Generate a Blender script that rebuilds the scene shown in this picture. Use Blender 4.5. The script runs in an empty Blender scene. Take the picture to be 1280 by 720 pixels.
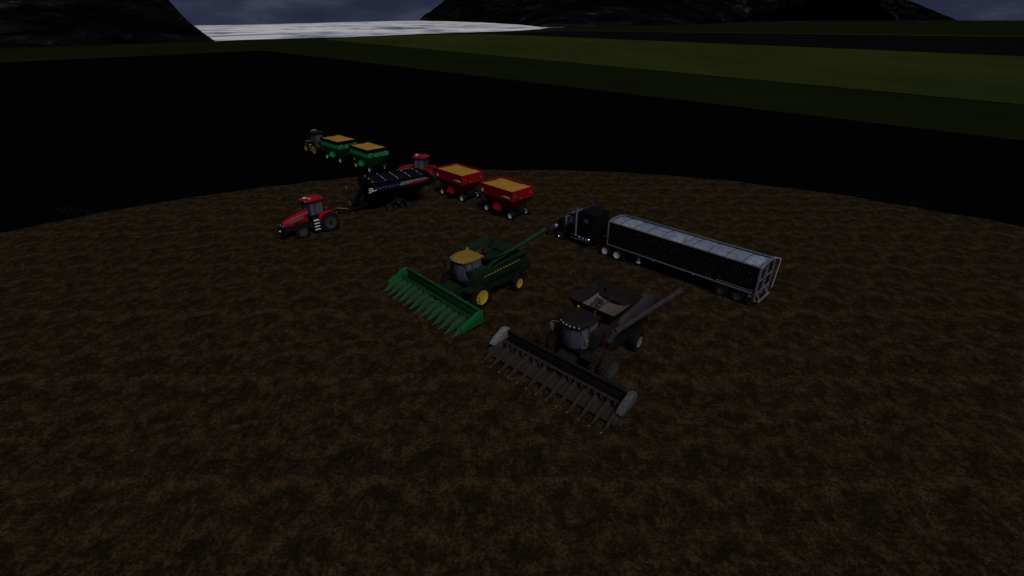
import bpy, bmesh, math, random
from mathutils import Vector, Matrix, noise
R = math.radians
PI = math.pi
random.seed(7)
sc = bpy.context.scene
COL = sc.collection

# ------------------------------------------------------------------ materials
def new_mat(name):
    m = bpy.data.materials.new(name); m.use_nodes = True
    nt = m.node_tree
    return m, nt, nt.nodes['Principled BSDF']

def rgb(c): return (c[0], c[1], c[2], 1)

def nz(nt, vec, scale, detail=4, rough=.6, dist=0):
    n = nt.nodes.new('ShaderNodeTexNoise')
    n.inputs['Scale'].default_value = scale; n.inputs['Detail'].default_value = detail
    n.inputs['Roughness'].default_value = rough; n.inputs['Distortion'].default_value = dist
    nt.links.new(vec, n.inputs['Vector'])
    return n.outputs['Fac']

def mapped(nt, scale=(1, 1, 1), rot=(0, 0, 0), kind='Object'):
    t = nt.nodes.new('ShaderNodeTexCoord'); mp = nt.nodes.new('ShaderNodeMapping')
    mp.inputs['Scale'].default_value = scale; mp.inputs['Rotation'].default_value = rot
    nt.links.new(t.outputs[kind], mp.inputs['Vector'])
    return mp.outputs['Vector']

def ramp(nt, fac, stops):
    r = nt.nodes.new('ShaderNodeValToRGB'); e = r.color_ramp.elements
    while len(e) < len(stops): e.new(.5)
    for i, (p, c) in enumerate(stops):
        e[i].position = p
        e[i].color = rgb(c) if not isinstance(c, (int, float)) else (c, c, c, 1)
    nt.links.new(fac, r.inputs['Fac'])
    return r.outputs['Color']

def mix(nt, fac, a, b, mode='MIX'):
    n = nt.nodes.new('ShaderNodeMix'); n.data_type = 'RGBA'; n.blend_type = mode
    def s(i, v):
        if isinstance(v, (tuple, list)): n.inputs[i].default_value = rgb(v)
        elif isinstance(v, (int, float)): n.inputs[i].default_value = v if i == 0 else (v, v, v, 1)
        else: nt.links.new(v, n.inputs[i])
    s(0, fac); s(6, a); s(7, b)
    return n.outputs[2]

def bump(nt, bs, h, strength, dist):
    b = nt.nodes.new('ShaderNodeBump'); b.inputs['Strength'].default_value = strength
    b.inputs['Distance'].default_value = dist
    nt.links.new(h, b.inputs['Height']); nt.links.new(b.outputs['Normal'], bs.inputs['Normal'])

K = .72
MUD = (.035, .024, .014)
def paint(name, col, rough=.45, metal=0.0, var=.25, dirt=.35, dirtcol=MUD, scale=1.6, coat=0.0, bmp=.08, spec=.14):
    if name not in ('chrome', 'lamp_glass'): col = tuple(c * K for c in col); dirtcol = tuple(c * K for c in dirtcol)
    m, nt, bs = new_mat(name)
    v = mapped(nt)
    a = nz(nt, v, scale * 2.2, 5)
    base = mix(nt, ramp(nt, a, [(.3, 0.0), (.7, 1.0)]), tuple(c * (1 - var) for c in col), tuple(min(1, c * (1 + var)) for c in col))
    d = ramp(nt, nz(nt, v, scale, 7, .72), [(.5 - .1 * dirt, 0.0), (.78, min(1.0, dirt * 1.6))])
    nt.links.new(mix(nt, d, base, dirtcol), bs.inputs['Base Color'])
    nt.links.new(ramp(nt, nz(nt, v, scale * 4, 5), [(.3, max(.05, rough - .12)), (.75, min(1, rough + .22))]), bs.inputs['Roughness'])
    bs.inputs['Metallic'].default_value = metal
    bs.inputs['Coat Weight'].default_value = coat; bs.inputs['Specular IOR Level'].default_value = spec
    bump(nt, bs, nz(nt, v, 30, 3), bmp, .02)
    return m

M = {}
M['red'] = paint('red_paint', (.30, .006, .012), .4, coat=.2, dirt=.25)
M['red_dull'] = paint('dull_red_paint', (.29, .005, .009), .45, dirt=.3)
M['green'] = paint('green_paint', (.010, .26, .065), .42, dirt=.3)
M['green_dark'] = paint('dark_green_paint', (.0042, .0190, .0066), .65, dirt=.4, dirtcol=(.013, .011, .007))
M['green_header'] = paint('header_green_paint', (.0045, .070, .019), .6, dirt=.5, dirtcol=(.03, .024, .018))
M['yellow'] = paint('yellow_paint', (.55, .39, .045), .5, dirt=.5, dirtcol=(.05, .035, .02), scale=6)
M['gold'] = paint('worn_yellow_roof_paint', (.29, .18, .022), .65, var=.5, dirt=.7, dirtcol=(.06, .035, .012), scale=7)
M['black'] = paint('black_paint', (.003, .003, .0038), .5, spec=.2, var=.3, dirt=.08, bmp=.02)
M['navy'] = paint('dark_navy_paint', (.0012, .0014, .0030), .75, spec=.12, dirt=.1, dirtcol=(.003, .003, .0036))
M['blue'] = paint('blue_decal', (.005, .010, .10), .5, dirt=.15)
M['grey'] = paint('dusty_grey_paint', (.038, .034, .038), .75, var=.35, dirt=.5, dirtcol=(.022, .018, .016))
M['charcoal'] = paint('charcoal_paint', (.0085, .0072, .0076), .85, dirt=.5, dirtcol=(.025, .018, .012))
M['maroon'] = paint('faded_red_stripe', (.09, .008, .012), .5, dirt=.4)
M['mudmetal'] = paint('muddy_metal', (.027, .022, .021), .8, .1, var=.5, dirt=.6, dirtcol=(.045, .03, .02), scale=3, bmp=.3)
M['end_grey'] = paint('scuffed_grey_paint', (.085, .08, .085), .8, var=.6, dirt=.7, dirtcol=(.03, .025, .022), scale=5)
M['rowunit'] = paint('dusty_row_unit_metal', (.036, .025, .021), .85, .1, var=.4, dirt=.5, scale=4)
M['worn_white'] = paint('worn_white_paint', (.19, .185, .20), .75, var=.6, dirt=.6, dirtcol=(.05, .045, .045), scale=5)
M['silver'] = paint('galvanised_steel', (.26, .27, .33), .4, .5, var=.2, dirt=.3, dirtcol=(.08, .08, .09))
M['inner'] = paint('trailer_inner_panel', (.20, .23, .31), .6, .0, var=.35, dirt=.3, dirtcol=(.14, .16, .21), scale=.8)
M['chrome'] = paint('chrome', (.75, .76, .8), .12, 1, var=.05, dirt=.05)
M['rimwhite'] = paint('white_wheel_paint', (.95, .95, .97), .4, .2, var=.1, dirt=.2)
M['rimgrey'] = paint('grey_wheel_paint', (.065, .060, .060), .7, .2, dirt=.6)
M['white'] = paint('white_paint', (.6, .6, .62), .5, var=.1, dirt=.15)
M['rubber'] = paint('tyre_rubber', (.006, .006, .007), .85, var=.4, dirt=.3, dirtcol=(.014, .011, .008), bmp=.2)
M['muddy_rubber'] = paint('muddy_tyre_rubber', (.018, .013, .009), .9, var=.5, dirt=.7, dirtcol=(.042, .027, .015), scale=4, bmp=.3)
M['seatcloth'] = paint('seat_cloth', (.10, .09, .09), .9)
M['skin'] = paint('skin', (.42, .22, .15), .6, dirt=0, var=.1)
M['shirt'] = paint('blue_shirt', (.04, .06, .14), .85, dirt=.1)
M['trouser'] = paint('dark_trousers', (.12, .05, .05), .85, dirt=.1)
M['hair'] = paint('brown_hair', (.02, .012, .008), .7)
M['brass'] = paint('pale_wood_or_brass', (.22, .20, .12), .6)
M['lens'] = paint('lamp_glass', (.75, .77, .8), .1, .6, var=.05, dirt=.05)
M['redlens'] = paint('red_lamp_glass', (.6, .2, .2), .15, .2, var=.05, dirt=.05)
M['amber'] = paint('amber_marker_lens', (.7, .35, .05), .2, dirt=.05)

def glass_mat():
    m, nt, bs = new_mat('tinted_cab_glass')
    bs.inputs['Base Color'].default_value = rgb((.15, .16, .21)); bs.inputs['Roughness'].default_value = .2
    tr = nt.nodes.new('ShaderNodeBsdfTransparent'); tr.inputs['Color'].default_value = rgb((.62, .64, .72))
    mx = nt.nodes.new('ShaderNodeMixShader')
    v = mapped(nt)
    f = ramp(nt, nz(nt, v, 3, 4), [(.3, .30), (.7, .52)])
    nt.links.new(f, mx.inputs[0]); nt.links.new(tr.outputs[0], mx.inputs[1]); nt.links.new(bs.outputs[0], mx.inputs[2])
    nt.links.new(mx.outputs[0], nt.nodes['Material Output'].inputs['Surface'])
    return m
M['glass'] = glass_mat()

def grain_mat():
    m, nt, bs = new_mat('shelled_corn')
    v = mapped(nt)
    c = ramp(nt, nz(nt, v, 7, 5, .85), [(.3, (.09, .04, .005)), (.5, (.32, .155, .012)), (.72, (.50, .27, .035))])
    c = mix(nt, ramp(nt, nz(nt, v, 1.2, 3), [(.4, 0.0), (.65, .5)]), c, (.22, .10, .008))
    nt.links.new(c, bs.inputs['Base Color']); bs.inputs['Roughness'].default_value = .7
    bump(nt, bs, nz(nt, v, 22, 3), .8, .05)
    return m
M['corn'] = grain_mat()
M['tankgrain'] = paint('dusty_tank_floor', (.115, .09, .085), .8, var=.25, dirt=.3, dirtcol=(.08, .055, .045), scale=3, bmp=.4)

def soil_mat():
    m, nt, bs = new_mat('tilled_brown_soil')
    v = mapped(nt)
    big = nz(nt, v, .09, 3, .5)
    # tillage pattern that comes back every four metres, as implement passes leave it
    sp = nt.nodes.new('ShaderNodeSeparateXYZ')
    wob = nt.nodes.new('ShaderNodeTexNoise'); wob.inputs['Scale'].default_value = .35; wob.inputs['Detail'].default_value = 2
    nt.links.new(v, wob.inputs['Vector'])
    wv_ = nt.nodes.new('ShaderNodeVectorMath'); wv_.operation = 'MULTIPLY_ADD'; wv_.inputs[1].default_value = (.9, .9, 0)
    nt.links.new(wob.outputs['Color'], wv_.inputs[0]); nt.links.new(v, wv_.inputs[2]); nt.links.new(wv_.outputs[0], sp.inputs[0])
    def mth(op, a, b=None):
        n = nt.nodes.new('ShaderNodeMath'); n.operation = op; nt.links.new(a, n.inputs[0])
        if b is not None: n.inputs[1].default_value = b
        return n.outputs[0]
    ax_ = mth('MULTIPLY', sp.outputs['X'], 2 * PI / 4.1); ay_ = mth('MULTIPLY', sp.outputs['Y'], 2 * PI / 4.1)
    c3 = nt.nodes.new('ShaderNodeCombineXYZ')
    nt.links.new(mth('COSINE', ax_), c3.inputs[0]); nt.links.new(mth('SINE', ax_), c3.inputs[1]); nt.links.new(mth('COSINE', ay_), c3.inputs[2])
    n4 = nt.nodes.new('ShaderNodeTexNoise'); n4.noise_dimensions = '4D'; n4.inputs['Scale'].default_value = 1.1; n4.inputs['Detail'].default_value = 6
    n4.inputs['Roughness'].default_value = .68; n4.inputs['Distortion'].default_value = .5
    nt.links.new(c3.outputs[0], n4.inputs['Vector']); nt.links.new(mth('SINE', ay_), n4.inputs['W'])
    mid = mix(nt, .55, nz(nt, v, .5, 5, .62, .8), n4.outputs['Fac'])
    sm = nz(nt, v, 2.3, 5, .7)
    fine = nz(nt, v, 11, 3, .75)
    # crescent ridges left by tillage: rings of cells
    vo = nt.nodes.new('ShaderNodeTexVoronoi'); vo.inputs['Scale'].default_value = .27; vo.inputs['Randomness'].default_value = .55
    vm = nt.nodes.new('ShaderNodeVectorMath'); vm.operation = 'ADD'
    nn = nt.nodes.new('ShaderNodeTexNoise'); nn.inputs['Scale'].default_value = .5; nn.inputs['Detail'].default_value = 3
    nt.links.new(v, nn.inputs['Vector'])
    sc_ = nt.nodes.new('ShaderNodeVectorMath'); sc_.operation = 'SCALE'; sc_.inputs['Scale'].default_value = 2.0
    nt.links.new(nn.outputs['Color'], sc_.inputs[0]); nt.links.new(v, vm.inputs[0]); nt.links.new(sc_.outputs[0], vm.inputs[1])
    nt.links.new(vm.outputs[0], vo.inputs['Vector'])
    wv = nt.nodes.new('ShaderNodeMath'); wv.operation = 'MULTIPLY'; wv.inputs[1].default_value = 9
    nt.links.new(vo.outputs['Distance'], wv.inputs[0])
    sn = nt.nodes.new('ShaderNodeMath'); sn.operation = 'SINE'; nt.links.new(wv.outputs[0], sn.inputs[0])
    cres = ramp(nt, sn.outputs[0], [(0, 0.0), (1, 1.0)])
    dark, brown, warm = (.0155, .0108, .0066), (.038, .0240, .0130), (.060, .0315, .0115)
    c = mix(nt, ramp(nt, mid, [(.42, 0.0), (.575, 1.0)]), dark, brown)
    c = mix(nt, ramp(nt, sm, [(.48, 0.0), (.75, .45)]), c, warm)
    c = mix(nt, mix(nt, 1.0, cres, .45, 'MULTIPLY'), c, brown)
    c = mix(nt, ramp(nt, fine, [(.36, .9), (.52, 0.0)]), c, (.0045, .0035, .0025))
    c = mix(nt, ramp(nt, big, [(.35, .35), (.6, 0.0)]), c, dark)
    # staggered crescent ridges thrown up by the discs, 4.6 m apart in rows of 2.7 m
    yy = mth('MULTIPLY', sp.outputs['Y'], 1 / 2.7); row = mth('FLOOR', yy); fy = mth('SUBTRACT', yy, .5)
    def m2(op, a, b):
        n = nt.nodes.new('ShaderNodeMath'); n.operation = op; nt.links.new(a, n.inputs[0]); nt.links.new(b, n.inputs[1]); return n.outputs[0]
    xx = m2('ADD', mth('MULTIPLY', sp.outputs['X'], 1 / 4.6), mth('MULTIPLY', row, .46))
    u_ = mth('SUBTRACT', mth('FRACT', xx), .5); v_ = mth('SUBTRACT', mth('FRACT', yy), .5)
    ux = mth('MULTIPLY', u_, 4.6); vy = mth('MULTIPLY', mth('ADD', v_, .55), 2.7)
    d_ = mth('SQRT', m2('ADD', m2('MULTIPLY', ux, ux), mth('MULTIPLY', m2('MULTIPLY', vy, vy), 1.3)))
    d_ = m2('ADD', d_, mth('MULTIPLY', nz(nt, v, 1.1, 3, .6), .8))
    g_ = mth('MULTIPLY', mth('SUBTRACT', d_, 2.25), 1 / .5); g_ = mth('MULTIPLY', m2('MULTIPLY', g_, g_), -1.0)
    arc = m2('MULTIPLY', mth('EXPONENT', g_), mth('MULTIPLY', nz(nt, v, .8, 3, .6), 1.5))
    hol = mth('MULTIPLY', mth('SUBTRACT', d_, 1.1), 1 / .6); hol = mth('EXPONENT', mth('MULTIPLY', m2('MULTIPLY', hol, hol), -1.0))
    c = mix(nt, mth('MULTIPLY', hol, .58), c, (.0110, .0078, .0048))
    c = mix(nt, mth('MULTIPLY', arc, .7), c, (.060, .0370, .0180))
    c = mix(nt, ramp(nt, fine, [(.36, .75), (.5, 0.0)]), c, (.004, .003, .002))
    c = mix(nt, ramp(nt, n4.outputs['Fac'], [(.40, .55), (.52, 0.0)]), c, (.0110, .0078, .0048))
    c = mix(nt, ramp(nt, n4.outputs['Fac'], [(.50, 0.0), (.64, .6)]), c, (.060, .0370, .0175))
    grit = nz(nt, v, 6, 2, .6)
    c = mix(nt, ramp(nt, grit, [(.40, .55), (.56, 0.0)]), c, (.005, .0037, .0023))
    nt.links.new(c, bs.inputs['Base Color']); bs.inputs['Roughness'].default_value = .95
    bs.inputs['Specular IOR Level'].default_value = 0.0
    h = mix(nt, .45, mix(nt, .5, mid, sm), fine)
    h = mix(nt, .2, h, cres); h = mix(nt, .3, h, arc)
    bump(nt, bs, h, .75, .5)
    return m

def field_mat(name, c0, c1, scale=.05, stretch=(1, 1, 1), rot=0, c2=None):
    m, nt, bs = new_mat(name)
    v = mapped(nt, stretch, (0, 0, rot))
    c = mix(nt, ramp(nt, nz(nt, v, scale, 6, .65), [(.35, 0.0), (.68, 1.0)]), c0, c1)
    c = mix(nt, ramp(nt, nz(nt, v, scale * 9, 4, .7), [(.45, 0.0), (.7, .5)]), c, c2 or c1)
    nt.links.new(c, bs.inputs['Base Color']); bs.inputs['Roughness'].default_value = 1
    bs.inputs['Specular IOR Level'].default_value = 0.0
    bump(nt, bs, nz(nt, v, 1.2, 4), .5, .3)
    return m

# ------------------------------------------------------------------ mesh helper
class MB:
    def __init__(s): s.v = []; s.f = []; s.mi = []; s.cur = 0
    def add(s, vs, fs):
        o = len(s.v); s.v += [tuple(p) for p in vs]
        for f in fs: s.f.append([i + o for i in f]); s.mi.append(s.cur)
        return s
    def hexa(s, p):   # 8 points: bottom 4 ccw, top 4 ccw
        return s.add(p, [(3, 2, 1, 0), (4, 5, 6, 7), (0, 1, 5, 4), (1, 2, 6, 5), (2, 3, 7, 6), (3, 0, 4, 7)])
    def box(s, x0, x1, y0, y1, z0, z1, bev=0.0):
        if bev <= 0:
            return s.hexa([(x0, y0, z0), (x1, y0, z0), (x1, y1, z0), (x0, y1, z0), (x0, y0, z1), (x1, y0, z1), (x1, y1, z1), (x0, y1, z1)])
        bm = bmesh.new(); bmesh.ops.create_cube(bm, size=1)
        for v in bm.verts: v.co = Vector(((x0 + x1) / 2 + v.co.x * (x1 - x0), (y0 + y1) / 2 + v.co.y * (y1 - y0), (z0 + z1) / 2 + v.co.z * (z1 - z0)))
        bmesh.ops.bevel(bm, geom=bm.edges[:], offset=bev, segments=2, affect='EDGES', profile=.5)
        return s.frombm(bm)
    def frombm(s, bm):
        bm.verts.index_update()
        s.add([v.co[:] for v in bm.verts], [[v.index for v in f.verts] for f in bm.faces]); bm.free(); return s
    def prism(s, pts, y0, y1, axis='y', bev=0.0):   # polygon in XZ extruded along y (or YZ along x, XY along z)
        n = len(pts)
        def P(a, b, t):
            return (a, t, b) if axis == 'y' else ((t, a, b) if axis == 'x' else (a, b, t))
        vs = [P(a, b, y0) for a, b in pts] + [P(a, b, y1) for a, b in pts]
        fs = [list(range(n)), list(range(2 * n - 1, n - 1, -1))] + [(i, i + n, (i + 1) % n + n, (i + 1) % n) for i in range(n)]
        bm = bmesh.new(); bv = [bm.verts.new(v) for v in vs]
        for f in fs: bm.faces.new([bv[i] for i in f])
        bmesh.ops.recalc_face_normals(bm, faces=bm.faces[:])
        if bev > 0: bmesh.ops.bevel(bm, geom=bm.edges[:], offset=bev, segments=2, affect='EDGES', profile=.5)
        return s.frombm(bm)
    def ring(s, sections, cap=True, close=True):   # list of same-length loops
        n = len(sections[0]); vs = [p for q in sections for p in q]; fs = []
        for k in range(len(sections) - 1):
            for i in range(n if close else n - 1):
                j = (i + 1) % n
                fs.append((k * n + i, k * n + j, (k + 1) * n + j, (k + 1) * n + i))
        if cap: fs += [tuple(range(n - 1, -1, -1)), tuple((len(sections) - 1) * n + i for i in range(n))]
        return s.add(vs, fs)
    def tube(s, a, b, r0, r1=None, seg=10):
        a, b = Vector(a), Vector(b); r1 = r0 if r1 is None else r1
        d = (b - a).normalized(); u = d.orthogonal().normalized(); w = d.cross(u)
        return s.ring([[tuple(c + (u * math.cos(2 * PI * i / seg) + w * math.sin(2 * PI * i / seg)) * r) for i in range(seg)] for c, r in ((a, r0), (b, r1))])
    def path(s, pts, r, seg=8):
        for a, b in zip(pts, pts[1:]): s.tube(a, b, r, seg=seg)
        return s
    def lathe(s, prof, seg=32, axis='y', c=(0, 0, 0)):   # prof: (along axis, radius)
        secs = []
        for t, r in prof:
            L = []
            for i in range(seg):
                a = 2 * PI * i / seg
                L.append((c[0] + r * math.cos(a), c[1] + t, c[2] + r * math.sin(a)) if axis == 'y' else
                         ((c[0] + t, c[1] + r * math.cos(a), c[2] + r * math.sin(a)) if axis == 'x' else (c[0] + r * math.cos(a), c[1] + r * math.sin(a), c[2] + t)))
            secs.append(L)
        return s.ring(secs)
    def mesh(s, name, mats):
        me = bpy.data.meshes.new(name); me.from_pydata(s.v, [], s.f)
        for m in (mats if isinstance(mats, (list, tuple)) else [mats]): me.materials.append(m)
        me.polygons.foreach_set('material_index', s.mi)
        bm = bmesh.new(); bm.from_mesh(me); bmesh.ops.recalc_face_normals(bm, faces=bm.faces[:]); bm.to_mesh(me); bm.free()
        me.shade_smooth() if hasattr(me, 'shade_smooth') else None
        me.set_sharp_from_angle(angle=R(32))
        return me

def part(name, mb, mat, parent=None, loc=(0, 0, 0), rot=(0, 0, 0), label=None):
    me = mb if isinstance(mb, bpy.types.Mesh) else mb.mesh(name, mat)
    o = bpy.data.objects.new(name, me); COL.objects.link(o)
    o.location = loc; o.rotation_euler = rot
    if parent: o.parent = parent
    if label: o['label'] = label
    return o

def thing(name, label, cat, loc, ang, group=None):
    o = bpy.data.objects.new(name, None); COL.objects.link(o); o.empty_display_size = .5
    o.location = (loc[0], loc[1], loc[2] - .06); o.rotation_euler = (0, 0, R(ang)); o['label'] = label; o['category'] = cat
    if group: o['group'] = group
    return o

def copy_thing(root, loc, ang, label):
    def cp(o, par):
        c = o.copy(); COL.objects.link(c)
        if par: c.parent = par
        for ch in [x for x in bpy.data.objects if x.parent == o]: cp(ch, c)
        return c
    r = cp(root, None); r.location = (loc[0], loc[1], loc[2] - .06); r.rotation_euler = (0, 0, R(ang)); r['label'] = label
    return r

def struct(name, mb, mat):
    o = part(name, mb, mat); o['kind'] = 'structure'; return o

# ------------------------------------------------------------------ wheels
_wc = {}
def wheel_meshes(r, w, rimr, ag, tyre, rim):
    k = (r, w, rimr, ag, tyre, rim)
    if k in _wc: return _wc[k]
    t = MB(); h = w / 2; rr = r - (.05 * r if ag else 0)
    t.lathe([(-h * .8, rimr), (-h, rimr + (rr - rimr) * .35), (-h * .96, rr * .93), (-h * .7, rr * .99), (0, rr), (h * .7, rr * .99), (h * .96, rr * .93), (h, rimr + (rr - rimr) * .35), (h * .8, rimr)], 40)
    if ag:
        n = 22
        for i in range(n):
            for sgn in (-1, 1):
                a0 = 2 * PI * (i + (.5 if sgn > 0 else 0)) / n
                pts = []
                for t_, da in ((0.02, .16), (.55, .05), (1.0, -.05)):
                    a = a0 + da; y = sgn * h * t_
                    ri = rr * (.985 if t_ < .9 else .93); ro = r * (1 if t_ < .9 else .965); wd = .055
                    pts.append([(ri * math.cos(a - wd), y, ri * math.sin(a - wd)), (ri * math.cos(a + wd), y, ri * math.sin(a + wd)), (ro * math.cos(a + wd * .8), y, ro * math.sin(a + wd * .8)), (ro * math.cos(a - wd * .8), y, ro * math.sin(a - wd * .8))])
                t.ring(pts)
    else:
        for q in (-.5, 0, .5):
            t.lathe([(q * w - .02, rr * .98), (q * w - .015, rr * 1.012), (q * w + .015, rr * 1.012), (q * w + .02, rr * .98)] if q == 0 else [(q * w * .7 - .02, rr * .98), (q * w * .7 - .015, rr * 1.008), (q * w * .7 + .015, rr * 1.008), (q * w * .7 + .02, rr * .98)], 40)
    d = MB()
    for sg in (1, -1):
        prof = [(h * .86, rimr * 1.0), (h * .9, rimr * 1.05), (h * .92, rimr * .98), (h * .55, rimr * .88), (h * .35, rimr * .6), (h * .4, rimr * .32), (h * .75, rimr * .26), (h * .8, rimr * .05)]
        d.lathe([(sg * a, b) for a, b in prof], 32)
        for i in range(8):
            a = 2 * PI * i / 8
            c = (rimr * .45 * math.cos(a), sg * h * .34, rimr * .45 * math.sin(a))
            d.tube(c, (c[0], sg * (h * .34 + .05), c[2]), rimr * .05, seg=6)
    _wc[k] = (t.mesh('wheel', M[tyre]), d.mesh('rim', M[rim]))
    return _wc[k]

def wheel(parent, x, y, r, w, rimr=None, ag=True, tyre='rubber', rim='rimgrey', steer=0):
    rimr = rimr or r * .55
    a, b = wheel_meshes(r, w, rimr, ag, tyre, rim)
    o = part('wheel', a, None, parent, (x, y, r - .01), (0, random.uniform(0, 6), steer))
    part('rim', b, None, o)
    return o

# ------------------------------------------------------------------ tractor
def tractor(name, label, loc, ang, body, roofm, rim, stripe, group=None, steer=0, nose='black'):
    t = thing(name, label, 'tractor', loc, ang, group)
    c = MB()   # chassis: engine block, transmission, axles
    c.box(-.6, 3.6, -.38, .38, .75, 1.35, .04); c.tube((0, -1.5, 1.0), (0, 1.5, 1.0), .17); c.tube((3.05, -1.0, .72), (3.05, 1.0, .72), .12)
    c.box(-.1, .6, -.45, .45, .7, 1.5, .05); c.box(1.0, 2.0, .45, .95, .65, 1.25, .08); c.box(1.0, 2.0, -.95, -.45, .65, 1.25, .08)
    c.box(3.5, 4.56, -.32, .32, .75, 1.1, .04)
    part('chassis', c, M['charcoal'], t)
    h = MB()   # hood loft
    secs = []
    for x, wd, zb, zt in ((1.85, .47, 1.42, 2.50), (2.6, .46, 1.38, 2.38), (3.5, .43, 1.33, 2.15), (4.3, .38, 1.36, 1.90), (4.55, .30, 1.44, 1.74)):
        secs.append([(x, -wd, zb), (x, -wd, zt - .22), (x, -wd * .72, zt - .05), (x, 0, zt), (x, wd * .72, zt - .05), (x, wd, zt - .22), (x, wd, zb)])
    h.ring(secs)
    hood = part('hood', h, M[body], t)
    g = MB()
    for s in (-1, 1):
        g.prism([(2.35, 1.85), (4.1, 1.58), (3.9, 1.70), (2.5, 2.06)], s * .445, s * .475)
    part('stripe', g, M[stripe], hood)
    for s in (-1, 1):
        g = MB()
        for k in range(7): g.box(2.2 + k * .2, 2.32 + k * .2, s * .44, s * .47, 1.38, 1.58)
        part('side_grille', g, M['black'], hood)
    n = MB(); n.box(4.40, 4.58, -.31, .31, .95, 1.66, .04); part('front_grille', n, M[nose], hood)
    for s in (-1, 1):
        l = MB(); l.box(4.56, 4.62, s * .27 - .09, s * .27 + .09, 1.42, 1.55, .02); part('headlight', l, M['lens'], t)
    w = MB()
    for k in range(9): w.prism([(4.56, .62), (4.98, .62), (5.02, .95), (4.88, 1.12), (4.56, 1.12)], -.42 + k * .095, -.345 + k * .095)
    part('front_weights', w, M['black'], t)
    b = MB(); b.box(4.7, 5.05, .1, .34, 1.0, 1.1, .02); part('weight_badge', b, M['white'], t)
    f = MB()   # cab lower and platform
    f.prism([(-.25, 1.45), (1.75, 1.2), (1.85, 1.75), (1.75, 2.0), (-.05, 2.0)], -.62, .62, bev=.04)
    part('cab_base', f, M['black'], t)
    p = MB()
    posts = [(1.62, 1.8, 1.45, 3.02), (.85, .8, .8, 3.02), (-.12, 1.9, -.28, 3.02)]
    for s in (-1, 1):
        for x0, z0, x1, z1 in posts: p.tube((x0, s * .78, 1.75), (x1, s * .74, z1), .045, seg=6)
    p.box(-.3, 1.5, -.78, .78, 2.98, 3.06)
    part('cab_frame', p, M['black'], t)
    gl = MB()
    gl.hexa([(-.1, -.76, 1.8), (1.6, -.74, 1.8), (1.6, .74, 1.8), (-.1, .76, 1.8), (-.26, -.73, 3.0), (1.43, -.70, 3.0), (1.43, .70, 3.0), (-.26, .73, 3.0)])
    part('cab_glass', gl, M['glass'], t)
    st = MB(); st.box(.2, .75, -.28, .28, 1.95, 2.15, .06); st.box(.12, .3, -.28, .28, 2.1, 2.85, .06); part('seat', st, M['seatcloth'], t)
    sw = MB(); sw.tube((1.3, 0, 1.9), (1.05, 0, 2.45), .04); sw.lathe([(0, .2), (.03, .22), (.06, .2)], 20, 'x', (1.02, 0, 2.45)); part('steering_wheel', sw, M['black'], t)
    r_ = MB()
    secs = []
    for z, e in ((3.04, -.04), (3.1, .06), (3.24, .04), (3.33, -.12)):
        x0, x1, yy = -.45 - e, 1.72 + e, .88 + e
        secs.append([(x0, -yy * .8, z), (x0 + .25, -yy, z), (x1 - .3, -yy, z), (x1, -yy * .7, z), (x1 + .05, 0, z), (x1, yy * .7, z), (x1 - .3, yy, z), (x0 + .25, yy, z), (x0, yy * .8, z)])
    r_.ring(secs)
    roof = part('cab_roof', r_, M[roofm], t)
    b = MB(); b.box(1.2, 1.66, -.35, .05, 3.32, 3.37, .02); b.box(1.0, 1.3, .3, .6, 3.33, 3.36, .01); part('roof_antenna', b, M['white'], roof)
    for y in (-.6, -.35, .35, .6):
        l = MB(); l.box(1.72, 1.80, y - .07, y + .07, 3.12, 3.22, .02); part('work_light', l, M['lens'], roof)
    for s in (-1, 1):
        fd = MB(); secs = []
        for k in range(9):
            a = R(8 + k * 19); rr = 1.15
            x, z = rr * math.cos(a), 1.0 + rr * math.sin(a)
            secs.append([(x, s * .68, z), (x, s * 1.28, z - .02), (x * .97, s * 1.28, 1 + (z - 1) * .95), (x * .97, s * .68, 1 + (z - 1) * .95)])
        fd.ring(secs)
        fd.prism([(1.0, 1.6), (.7, 2.05), (0, 2.2), (-.5, 2.1), (-.3, 1.5)], s * .68, s * .74)
        part('fender', fd, M[body], t)
        tl = MB(); tl.box(-.95, -.88, s * 1.1 - .08, s * 1.1 + .08, 1.72, 1.84, .01); part('tail_light', tl, M['redlens'], t)
        mi = MB(); mi.tube((1.5, s * .75, 2.75), (1.75, s * 1.2, 2.75), .025, seg=6); mi.box(1.70, 1.78, s * 1.2 - .12, s * 1.2 + .12, 2.4, 2.85, .02); part('mirror', mi, M['black'], t)
    ex = MB(); ex.tube((1.85, -.62, 1.5), (1.85, -.62, 3.1), .09); ex.tube((1.85, -.62, 3.1), (1.78, -.62, 3.35), .06); part('exhaust_pipe', ex, M['charcoal'], t)
    ld = MB(); ld.box(1.05, 1.12, .8, 1.12, .5, 1.75); ld.box(1.68, 1.75, .8, 1.12, .5, 1.75)
    lad = part('ladder', ld, M['black'], t)
    for k in range(4):
        s_ = MB(); s_.box(1.1, 1.7, .86, 1.22, .5 + k * .33, .56 + k * .33, .01); part('step', s_, M['white'], lad)
    for o in [x for x in bpy.data.objects if x.parent == t and x.name.split('.')[0] in ('cab_base', 'cab_frame', 'cab_glass', 'seat', 'steering_wheel', 'cab_roof', 'mirror')]:
        o.scale = (.86, .9, 1.12); o.location = (.42, 0, -.02)
    dr = MB(); dr.box(-1.5, -.4, -.08, .08, .5, .6); dr.tube((-1.4, 0, .45), (-1.4, 0, .75), .04)
    for s in (-1, 1): dr.path([(-.4, s * .35, 1.2), (-1.25, s * .42, .85)], .04); dr.path([(-.6, s * .42, 1.0), (-1.2, s * .45, .6)], .03)
    part('rear_hitch', dr, M['charcoal'], t)
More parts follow.
